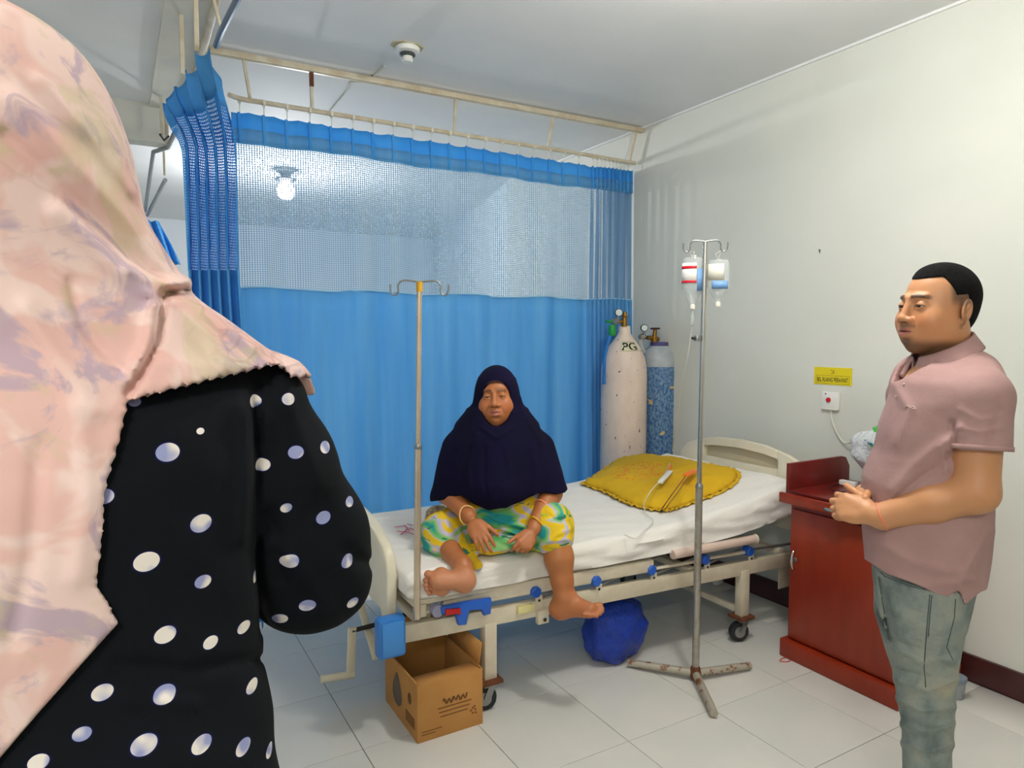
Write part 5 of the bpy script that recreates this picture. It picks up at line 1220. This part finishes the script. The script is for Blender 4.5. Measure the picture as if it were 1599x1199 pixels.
    # plain dark shoes
    for q_ in (legL, legR):
        g = Vol([(-.26, .2, .006)], [(-.2, .24, .006)], [(0, .14, .006)]); u0, v0 = q_[-1][1], q_[-1][2]; a = np.array((u0, v0, .045)); d_ = np.array((-.80, -.6, 0))
        g.cone(a+d_*-.03, a+d_*.17+np.array((0, 0, -.01)), .045, .035, .02); g.cone(a, a+np.array((0, 0, .05)), .05, .05, .02); g.cut(lambda X, Y, Z: .002-Z+0*X*Y)
        put_vol(g, 'shoe', 'black_rubber', t_)
def bm_fix(b, parent, name, m_, solid, fr_=None, label=None, cat=None):
    """link a mesh whose vertices are already in the person frame"""
    bmesh.ops.recalc_face_normals(b.b, faces=b.b.faces)
    for f in b.b.faces: f.smooth = True
    me = bpy.data.meshes.new(name)
    if parent is None:
        vs_ = [v.co for v in b.b.verts]; c_ = sum(vs_, Vector())/len(vs_); b.b.transform(Matrix.Translation(-c_))
    b.b.to_mesh(me); b.b.free(); o = link_mesh(name, me, m_, parent)
    if parent is None: o.rotation_euler = (0, 0, fr_.rz); o.location = fr_.loc+Matrix.Rotation(fr_.rz, 3, 'Z')@c_; tag(o, label, cat)
    if solid: md = o.modifiers.new('solid', 'SOLIDIFY'); md.thickness = solid; md.offset = 0
    return o
# ------------------------------------------------------------------ seated woman
def build_patient():
    fr_ = Frame(778, 2.84); P = fr_.P; t_ = person('seated woman in a navy headscarf and bright patterned sarong on the bed', fr_)
    HM = rotm((-.10, -.98, .10), (-.05, .1, 1)); HC = P(775.5, 623, -.025); s = .98
    kh = [fr_.sec(640, 731, 822, -.0, .11), fr_.sec(655, 719, 833, -.0, .12), fr_.sec(670, 707, 845, -.01, .135), fr_.sec(685, 700, 854, -.01, .15), fr_.sec(714, 689, 864, 0, .175), fr_.sec(736, 685, 872, .01, .19), fr_.sec(762, 681, 877, .03, .20), fr_.sec(805, 678, 882, .04, .21)]
    top = [fr_.sec(596, 754, 800, .01, .08), fr_.sec(611, 747, 807, .01, .10), fr_.sec(628, 739, 815, .01, .105), fr_.sec(645, 727, 826, .0, .11), fr_.sec(660, 715, 838, -.0, .125)]
    # her right arm (left in the picture)
    shA, elA, wrA = P(715, 700, .02), P(700, 770, -.02), P(733, 806, -.20)
    shB, elB, wrB = P(842, 700, .02), P(860, 770, -.04), P(833, 826, -.20)
    kneeA = P(688, 838, -.10); ankA = P(722, 884, -.30); hipA = P(740, 850, .25)
    kneeB = P(868, 835, -.16); ankB = P(881, 930, -.20); hipB = P(820, 845, .25)
    g = Vol([(-.34, .50, .0036)], [(-.44, -.02, .0036), (-.02, .44, .009)], [(.26, .60, .0036), (.60, .96, .0036), (.96, 1.10, .008), (1.10, 1.40, .0026)])
    head(g, HC, HM, s, chub=.6, squint=.75)
    g.cone(HC+np.array((0, .01, -.05)), HC+np.array((0, .03, -.14)), .052, .055, .02)
    g.loft([(z, u, v+.02, max(ru-.05, .05), max(rv-.05, .05)) for z, u, v, ru, rv in kh], .01); g.cone((kh[-1][1]-.06, .16, .76), (kh[-1][1]+.06, .16, .76), .10, .10, .01)
    g.chain([shA, elA, wrA], [.045, .047, .029], .015); g.chain([shB, elB, wrB], [.050, .047, .029], .015)
    g.chain([hipA, kneeA+np.array((.02, .02, 0))], [.07, .045], .01); g.chain([kneeA+np.array((.02, .01, 0)), ankA*.5+kneeA*.5, ankA], [.045, .042, .036], .01)
    g.chain([hipB, kneeB], [.07, .055], .01); g.chain([kneeB, kneeB*.62+ankB*.38, kneeB*.25+ankB*.75, ankB], [.056, .058, .044, .035], .015)
    # hand A resting on the thigh, fingers down
    hand(g, P(738, 812, -.225), P(757, 850, -.30)-P(738, 812, -.225), (-.15, -.75, .62), .93, side=-1, fcurl=((.15, .35, .25), (.12, .3, .2), (.15, .3, .2), (.2, .35, .2)), thumb=(.75, .5, -.2), spread=1.0)
    hand(g, P(830, 830, -.215), P(815, 856, -.27)-P(830, 830, -.215), (.35, -.65, .66), .86, side=1, fcurl=((.5, .7, .5), (.8, 1.0, .6), (.95, 1.1, .6), (1.0, 1.1, .7)), thumb=(.85, .5, -.05), spread=.9)
    # foot A : sole towards the camera, toes to the left
    heel = P(725, 906, -.345); ball = P(684, 906, -.365)
    g.ell(heel, (.044, .028, .050), None, .02); g.cone(heel, ball, .034, .034, .02); g.ell(P(689, 908, -.352), (.040, .022, .056), None, .012)
    g.cone(ankA, heel+np.array((-.0, .03, .02)), .036, .032, .02)
    for (x0_, y0_, x1_, y1_, r_) in ((684, 897, 672, 896.5, .0155), (680, 905, 668, 905.5, .0105), (679, 911.5, 668, 913, .0098), (680, 918, 669.5, 919.5, .0094), (683, 924.5, 673, 926.5, .0088)):
        g.cone(P(x0_-1, y0_, -.352), P(x1_-2, y1_, -.362), r_*.95, r_*.8, .002); g.ell(P(x1_-3.0, y1_, -.372), (r_*1.08, r_*1.05, r_*.98), None, .002)
    # foot B : side view, toes to the right
    hB = P(873, 950, -.195); g.ell(hB, (.036, .034, .036), None, .02); g.cone(ankB, hB+np.array((.01, -.005, .0)), .037, .036, .03); g.cone(ankB+np.array((.01, 0, -.02)), P(922, 950, -.26), .036, .021, .03); g.cone(hB, P(920, 956, -.26), .028, .021, .03)
    for i, (x0_, y0_, x1_, y1_, vv, r_) in enumerate(((918, 948, 937, 945, -.235, .0125), (918, 950, 940, 950, -.25, .0098), (917, 953, 940, 954, -.262, .0092), (915, 956, 937, 958, -.274, .0086), (912, 959, 932, 961.5, -.286, .0082))):
        g.cone(P(x0_, y0_, vv), P(x1_, y1_, vv), r_*1.1, r_, .004)
    base = np.array(sr((176, 108, 62)))
    def cols(V_):
        col = skin_cols(V_, HC, HM, s, base, sr((168, 96, 80)), squint=.75, brow=(.09, .04, .018), old=1)
        u_, v_, z_ = V_[:, 0], V_[:, 1], V_[:, 2]
        sole = ((u_ < P(748, 900, -.3)[0]) & (z_ < .66) & (v_ < -.29)) ; sw = smooth01((.655-z_)/.05)*smooth01((-.20-v_)/.06)*(u_ < P(748, 900, -.3)[0]); col = col*(1-.65*sw[:, None])+np.array(sr((206, 142, 108)))*.65*sw[:, None]
        ft = np.clip((.46-z_)*8, 0, 1)*(u_ > .15); col = col*(1-.5*ft[:, None])+np.array(sr((190, 112, 80)))*.5*ft[:, None]
        up = np.clip((z_-.50)*4, 0, 1)*(u_ > .15)*(z_ < .7); col = col*(1-.4*up[:, None])+np.array(sr((190, 130, 70)))*.4*up[:, None]
        return col
    put_vol(g, 'body', 'skin', t_, cols); eyeballs(t_, fr_, HC, HM, s, (0, 1, 0))
    # headscarf to the waist with a face opening
    g = Vol([(-.31, .33, .0042)], [(-.24, .30, .0042)], [(.72, 1.42, .0042)])
    g.ell(HC+np.array((.0, .035, .022)), (.092, .118, .118), None, .02)
    g.loft(top, .03, smooth=1, cap=True); g.loft(kh, .03, 2.1, wav=lambda a, z: .012*np.sin(a*6+z*9)*np.clip((1.0-z)*5, 0, 1)+.006*np.sin(a*15+z*7)*np.clip((.95-z)*6, 0, 1))
    g.cone(shA, elA, .066, .066, .03); g.cone(shB, elB, .066, .068, .03); g.cone(elA+np.array((-.0, 0, 0)), P(690, 778, -.0), .05, .045, .03); g.cone(elB, P(868, 768, -.0), .05, .045, .03)
    # sides stretched from chin to shoulders
    g.cone(P(776, 690, -.11), P(776, 760, -.15), .06, .09, .06)
    def hem(X, Y, Z):
        PX, PY = fr_.px(X, Y, Z)
        lim = np.interp(PX, [660, 673, 690, 706, 722, 740, 763, 790, 815, 836, 850, 868, 882, 890], [782, 783, 781, 776, 773, 787, 797, 792, 783, 771, 769, 772, 769, 760]); return (PY-lim)/FPX*fr_.D
    g.cut(hem, .004)
    # face opening
    MF = rotm((-.08, -1, .05)); fo = HC+np.array((-.002, -.10, -.006)); 
    g.ell(fo+np.array((.002, 0, -.002)), (.0665, .075, .096), None, .010, 's'); g.ell(fo+np.array((.002, .0, .030)), (.060, .08, .060), None, .008, 's'); g.ell(HC+np.array((0, .01, -.004)), (.074, .098, .098), None, .003, 's')
    g.disp(ridges(fr_, [([(812, 622), (822, 655), (845, 690)], 3, .004, .0), ([(745, 640), (735, 670), (715, 700)], 3, .004, .0), ([(752, 668), (776, 684), (802, 668)], 3, .006, .0), ([(745, 680), (730, 730), (735, 780)], 5, .006, .05), ([(790, 700), (800, 750), (790, 790)], 5, .005, .05), ([(830, 700), (838, 740), (832, 770)], 5, .006, .05), ([(757, 700), (756, 750), (764, 790)], 4, -.005, .05)]))
    put_vol(g, 'headscarf', 'navy_cloth', t_)
    # dark front hair band just under the scarf edge
    g = Vol([(-.09, .09, .003)], [(-.13, -.0, .003)], [(1.25, 1.34, .003)])
    Tt = lambda p: HC+HM@(np.array(p)*s)
    g.ell(Tt((0, -.010, .045)), np.array((.0770, .0930, .0800))*s, HM, .0); g.cut(lambda X, Y, Z: (HC[2]+.074-.10*np.abs(X-HC[0])**1*0-Z+7.0*(X-HC[0])**2*-1)+0*Y); put_vol(g, 'inner_cap', mat('brown_cap', (50, 26, 26), .9), t_)
    # sarong
    g = Vol([(-.36, .36, .0045)], [(-.40, .40, .0045)], [(.50, .93, .0045)])
    lap = kh[-1]; g.loft([(.64, lap[1], .05, lap[3]-.06, .18), (.74, lap[1], .05, lap[3]-.06, .18), (.86, lap[1], .04, lap[3]-.06, .17)], .03, smooth=1)
    g.chain([hipA+np.array((0, 0, .015)), P(692, 832, -.08)], [.125, .088], .05); g.cone(P(684, 836, -.08), P(694, 846, -.14), .070, .062, .04); g.cone(P(690, 846, -.12), P(728, 868, -.21), .062, .040, .03); g.cone(P(728, 868, -.21), P(744, 880, -.25), .030, .018, .012)
    g.ell(P(746, 884, -.255), (.020, .018, .020), None, .006)
    g.chain([hipB+np.array((0, 0, .015)), P(860, 822, -.13)], [.125, .084], .05); g.cone(P(862, 818, -.12), P(866, 842, -.15), .082, .074, .04)
    g.cone(P(740, 830, .0), P(820, 830, .0), .085, .085, .05); g.cone(P(752, 852, -.17), P(815, 846, -.16), .030, .030, .04); g.cone(P(765, 858, -.20), P(790, 852, -.19), .022, .02, .03)
    def hem2(X, Y, Z):
        PX, PY = fr_.px(X, Y, Z); lim = np.interp(PX, [640, 657, 672, 690, 730, 742, 752, 760, 778, 800, 822, 845, 868, 893, 900], [850, 852, 864, 874, 888, 893, 892, 867, 868, 862, 868, 866, 860, 853, 850]); return (PY-lim)/FPX*fr_.D*.9
    g.cut(hem2, .006)
    g.disp(ridges(fr_, [([(750, 800), (780, 815), (815, 822)], 3, .007, .1), ([(755, 812), (785, 826), (812, 834)], 3, .007, .1), ([(760, 826), (785, 838), (808, 842)], 3, .007, .1), ([(753, 806), (783, 820), (815, 828)], 2, -.006, .1), ([(757, 820), (785, 832), (812, 838)], 2, -.006, .1), ([(785, 845), (800, 850), (812, 842)], 3, .006, .1),
        ([(690, 800), (712, 815), (730, 850)], 4, .005, .1), ([(838, 858), (870, 835), (892, 825)], 4, .006, .1), ([(820, 862), (860, 845), (890, 842)], 3, .005, .1), ([(662, 856), (700, 866), (735, 872)], 3, .006, .1), ([(850, 800), (870, 812), (888, 815)], 3, -.004, .1), ([(770, 860), (790, 858)], 3, .008, .1)]))
    sa, _ = put_vol(g, 'sarong', 'sarong', t_)
    sa['label'] = 'yellow, green and teal patterned sarong'
    # bracelets and bands
    def band(c_, d_, r_, th, m_, label, n_turn=1, cat='bracelet', tilt=0):
        d_ = np.array(d_, float); d_ /= np.linalg.norm(d_); u1 = np.cross(d_, (0, 0, 1.)); u1 /= np.linalg.norm(u1); u2 = np.cross(d_, u1)
        b = MB(); b.tube([Vector(c_+(u1*math.cos(a)+u2*math.sin(a))*r_*(1+.04*math.sin(3*a))+d_*(tilt*math.sin(a)+.006*math.sin(2*a))) for a in [k/32*2*PI for k in range(33)]], th, 6, caps=False)
        bm_fix(b, None, 'bracelet', m_, 0, fr_, label, cat)
    band(P(730, 804, -.195), wrA-elA, .034, .0035, 'skin_band', 'tan band round the right wrist of the seated woman', tilt=.01)
    band(P(836, 820, -.185), wrB-elB, .034, .0045, 'yellow_tape', 'yellow band low on the left wrist of the seated woman', tilt=.008)
    band(P(846, 796, -.115), wrB-elB, .041, .0032, mat('salmon_band', (240, 150, 100), .5), 'thin salmon cord round the left forearm of the seated woman', tilt=.012)
    g = thing('handbag', 'small brown and cream bag half hidden behind the seated woman', 'bag', tuple(P_world(fr_, P(683, 800, .25))))
    c_ = P_world(fr_, P(683, 800, .25)); b = MB(); b.lathe(c_+Vector((0, 0, -.03)), [(.0, -.035), (.05, -.035), (.062, 0), (.055, .04), (.03, .06), (0, .062)], 20, flat=.6); b.build('bag_body', mat('bag_pattern', (120, 96, 66), .8, col2=(196, 180, 150), scale=40), g)
def P_world(fr_, p): return fr_.loc+Matrix.Rotation(fr_.rz, 3, 'Z')@Vector(p)
# ------------------------------------------------------------------ woman in the foreground, seen from behind
def build_visitor():
    fr_ = Frame(230, .68); P = fr_.P; t_ = person('woman seen from behind in a pale pink floral headscarf and dotted black dress', fr_)
    cx = -40
    def S_(py, xr, v=0, rv=.10):
        a = P(xr, py, v); c_ = P(cx, 560, 0)[0]; return (a[2], c_, v, a[0]-c_, rv)
    torso = [S_(585, 395, .0, .07), S_(600, 418, 0, .09), S_(640, 420, 0, .105), S_(700, 415, .0, .115), S_(800, 408, 0, .118), S_(900, 408, 0, .115), S_(960, 407, 0, .115), S_(1020, 412, 0, .12), S_(1100, 425, 0, .13), S_(1199, 436, 0, .14), S_(1320, 450, 0, .145)]
    zb = torso[-1][0]; cu = torso[-1][1]
    skirt = torso+[(zb-.15, cu, 0, torso[-1][3]+.01, .15), (.45, cu, .0, .25, .17), (.12, cu, .0, .28, .22)]
    shd = P(418, 632, .015); elb = P(486, 888, .085); fore = P(478, 905, .33)
    # body
    def W_(q_): return q_
    g = Vol([(-.45, .30, .008)], [(-.22, .48, .008)], [(.0, 1.80, .008)])
    hc = P(cx+20, 260, .0); hc[0] = torso[0][1]
    M = rotm((.1, 1, -.05)); head(g, hc+np.array((0, .03, -.01)), M, .77, chub=.0)
    g.cone(hc+np.array((0, -.01, -.08)), hc+np.array((0, -.01, -.22)), .05, .055, .02)
    g.loft([(z, u, v, ru-.05, rv-.04) for z, u, v, ru, rv in torso if z > 1.0], .01); g.loft([(zb, cu, 0, .15, .10), (.8, cu, 0, .14, .11), (.7, cu, 0, .13, .1)], .04)
    for q_ in (-1, 1):
        s_ = shd.copy(); e_ = elb.copy(); f_ = fore.copy()
        if q_ < 0: s_[0] = 2*cu-s_[0]; e_[0] = 2*cu-e_[0]; f_[0] = 2*cu-f_[0]
        s_ = s_+np.array((-.03*q_, 0, -.02)); g.chain([s_, s_*.5+e_*.5, e_, f_], [.022, .03, .034, .022], .008); hand(g, f_, (-.1*q_, 1, .1), (0, 0, 1), .95, side=-q_, curl=(.2, .3, .3))
        g.chain([np.array((cu+q_*.09, 0, .80)), np.array((cu+q_*.09, 0.01, .45)), np.array((cu+q_*.09, -.02, .08))], [.09, .06, .04], .02); g.cone((cu+q_*.09, -.03, .035), (cu+q_*.10, .14, .025), .033, .024, .02)
    put_vol(g, 'body', 'skin', t_, lambda V_: np.tile(np.array(sr((190, 134, 100))), (len(V_), 1)))
    # dress
    g = Vol([(-.42, .26, .0042)], [(-.24, .46, .0046)], [(.55, 1.50, .0042)])
    g.loft(skirt[:-2]+[(.55, cu, 0, .25, .17)], .03, 2.3, cap=False, wav=lambda a, z: .012*np.sin(a*5+z*6)*np.clip((1.2-z)*4, 0, 1))
    for q_ in (1, -1):
        m_ = lambda p: np.array((2*cu-p[0], p[1], p[2])) if q_ < 0 else np.array(p)
        g.chain([m_(shd), m_(P(440, 730, .035)), m_(P(470, 830, .065)), m_(elb)], [.036, .050, .0645, .066], .028); g.ell(m_(P(488, 898, .08)), (.060, .060, .058), None, .015); g.cone(m_(elb+np.array((0, .02, 0))), m_(fore), .055, .03, .02)
    g.disp(ridges(fr_, [([(398, 640), (404, 720), (398, 800), (402, 900), (412, 980)], 9, -.004, .06), ([(380, 640), (384, 740), (378, 840)], 10, .004, 0), ([(440, 590), (470, 680), (500, 760)], 14, .003, .1), ([(540, 860), (575, 880)], 10, -.005, .1), ([(430, 850), (480, 900), (520, 960)], 14, .004, .1), ([(180, 1035), (300, 1045), (400, 1030)], 10, -.004, .1), ([(200, 1090), (300, 1100)], 12, .004, .1), ([(420, 800), (440, 900)], 12, -.004, .1), ([(400, 600), (402, 640), (404, 690)], 7, -.003, .1)]))
    g.disp(lambda X, Y, Z: .0016*np.sin(X*60+Z*25)*np.sin(Z*47+Y*30))
    me, V_ = g.mesh('dress'); 
    bv = BVHTree.FromPolygons([Vector(v) for v in V_], [tuple(p.vertices) for p in me.polygons])
    o_ = Vector((0, -fr_.D, 1.5))
    dots = [(397, 626, 12), (451, 623, 11), (313, 673, 6), (262, 706, 17), (409, 725, 12), (462, 706, 12), (508, 698, 11), (162, 775, 14), (210, 627, 9), (314, 817, 16), (447, 793, 9), (505, 808, 12), (546, 783, 9), (229, 877, 18), (317, 908, 12), (452, 877, 14), (543, 876, 12), (398, 900, 9), (480, 945, 12), (437, 966, 11), (551, 941, 10), (258, 991, 15), (329, 1003, 11), (381, 979, 11),
            (394, 1071, 11), (160, 1081, 14), (257, 1084, 15), (225, 1163, 17), (315, 1162, 14), (380, 1166, 12), (421, 1171, 9), (128, 1146, 12), (250, 660, -1), (60, 1190, 13), (330, 760, -1), (300, 1240, 16), (200, 1260, 16), (390, 1250, 14)]
    tn = NT('dotted_dress'); tc = tn.new('ShaderNodeTexCoord'); sep = None; best = None
    vv = tn.coord(); basec = tn.ramp(tn.noise(vv, 3, 3), [(.3, sr((10, 13, 18))), (.7, sr((16, 20, 25)))])
    rnd = random.Random(4)
    cs = []
    for x, y, r_ in dots:
        if r_ < 0: continue
        q_ = Vector(P(x, y, 0)); h = bv.ray_cast(o_, (q_-o_).normalized())
        if h[0] is None: continue
        depth = (h[0]-o_).length; cs.append((h[0], r_*depth*math.cos(math.atan(abs(x-799)/FPX))/FPX*1.0, h[1]))
    # the same print round the sides that the photograph does not show
    for z in np.arange(.62, 1.45, .085):
        for k in range(9):
            a = k/9*2*PI+z*7; d_ = Vector((math.cos(a), math.sin(a), 0)); h = bv.ray_cast(Vector((cu, 0, z))+d_*.6, -d_)
            if h[0] is not None and all((h[0]-c_[0]).length > .05 for c_ in cs) and h[0].y > .02: cs.append((h[0], .0085, h[1]))
    for c_, r_, n_ in cs[:75]:
        sb = tn.new('ShaderNodeVectorMath', operation='SUBTRACT'); tn.link(tc.outputs['Object'], sb.inputs[0]); sb.inputs[1].default_value = c_
        ml = tn.new('ShaderNodeVectorMath', operation='MULTIPLY'); tn.link(sb.outputs[0], ml.inputs[0]); ml.inputs[1].default_value = (1/r_, .45/r_, 1.18/r_)
        ln = tn.new('ShaderNodeVectorMath', operation='LENGTH'); tn.link(ml.outputs[0], ln.inputs[0]); best = ln.outputs['Value'] if best is None else tn.math('MINIMUM', best, ln.outputs['Value'])
    m_ = tn.math('LESS_THAN', best, 1.0); shade = tn.ramp(tn.noise(tn.coord(), 45, 1), [(.45, sr((232, 224, 214))), (.58, sr((150, 156, 196)))])
    rim = tn.math('LESS_THAN', best, 1.18); c_ = tn.mix(rim, basec, sr((18, 22, 58))); tn.base(tn.mix(m_, c_, shade)); tn.set(Roughness=.9, Specular_IOR_Level=.15); tn.bump(tn.noise(tn.coord(), 260, 2), .15, .002); MATS['dotted_dress'] = tn.m
    link_mesh('dress', me, 'dotted_dress', t_)
    g = Vol([(-.46, .26, .012)], [(-.28, .30, .012)], [(.06, .62, .012)]); g.loft([(.62, cu, 0, .25, .17), (.45, cu, .0, .25, .175), (.08, cu, .0, .27, .21)], .01, cap=False); g.cut(lambda X, Y, Z: .10-Z+0*X*Y); 
    put_vol(g, 'dress_skirt', 'dotted_dress', t_)
    # headscarf
    g = Vol([(-.42, -.25, .006), (-.25, .17, .0028), (.17, .24, .005)], [(-.22, .24, .0040)], [(.86, 1.0, .0036), (1.0, 1.80, .0028)])
    def H_(py, xr, rv, v=0):
        a = P(xr, py, v); c_ = torso[0][1]; return (a[2], c_, v, a[0]-c_, rv)
    hs = [H_(38, 30, .05), H_(44, 55, .065), H_(62, 92, .085), H_(90, 128, .10), H_(130, 160, .112), H_(180, 186, .118), H_(240, 207, .120), H_(300, 219, .118), H_(350, 229, .112), H_(400, 255, .105), H_(440, 285, .100), H_(470, 305, .10), H_(500, 352, .10), H_(540, 405, .10), H_(572, 440, .108), H_(600, 452, .112), H_(640, 440, .105)]
    g.loft(hs, .01, 2.0, smooth=7)
    g.cut(lambda X, Y, Z: Z-1.5-(525-33)/FPX*.62)
    g.loft([(z, u, v, ru+.012, rv+.010) for z, u, v, ru, rv in torso], .025, 2.3)
    g.cone(shd, P(432, 700, .02), .047, .052, .02)
    edge = [(-900, -900), (1200, -900), (1200, 588), (455, 588), (448, 578), (430, 568), (330, 592), (215, 621), (199, 626), (186, 690), (164, 760), (158, 850), (150, 912), (184, 970), (120, 1042), (60, 1112), (0, 1186), (-80, 1290), (-900, 1290)]
    def cutf(X, Y, Z):
        PX, PY = fr_.px(X, np.minimum(Y, .0)*1.0, Z); zg = 3.4*np.sin((PX+PY*.9)*.42); back = (poly_sdf(PX, PY, edge)+zg)/FPX*.62
        front = P(0, 640, 0)[2]-Z+0*X
        return np.where(Y < .02, back, np.maximum(front, back*0-1))
    # smooth ridges first, then the pinked edge
    g.disp(ridges(fr_, [([(20, 150), (110, 250), (200, 340), (285, 440)], 16, .006, .1), ([(60, 120), (150, 220), (205, 300)], 10, .004, .1), ([(10, 210), (100, 300), (180, 380), (260, 455)], 12, -.005, .1), ([(165, 230), (200, 310), (232, 380), (286, 436)], 9, -.003, .1), ([(90, 330), (180, 420), (248, 470)], 16, .006, .1), ([(200, 420), (250, 445), (292, 440)], 8, .007, .1),
        ([(232, 470), (258, 462), (288, 453)], 7, -.007, .1), ([(255, 470), (248, 530), (222, 580), (200, 615)], 7, -.010, .1), ([(240, 470), (232, 540), (205, 590)], 12, .008, .1), ([(265, 470), (320, 520), (352, 572)], 9, .004, .1), ([(280, 462), (340, 500), (400, 545)], 12, .004, .1), ([(110, 440), (130, 510), (170, 560), (210, 590)], 8, -.004, .1), ([(40, 480), (90, 560), (150, 640)], 16, .004, .1), ([(120, 640), (140, 760), (120, 900)], 18, .004, .1), ([(60, 700), (50, 860), (20, 1000)], 16, -.004, .1)]))
    g.cut(cutf)
    put_vol(g, 'headscarf', 'scarf_print', t_)
build_man()
build_patient()
build_visitor()
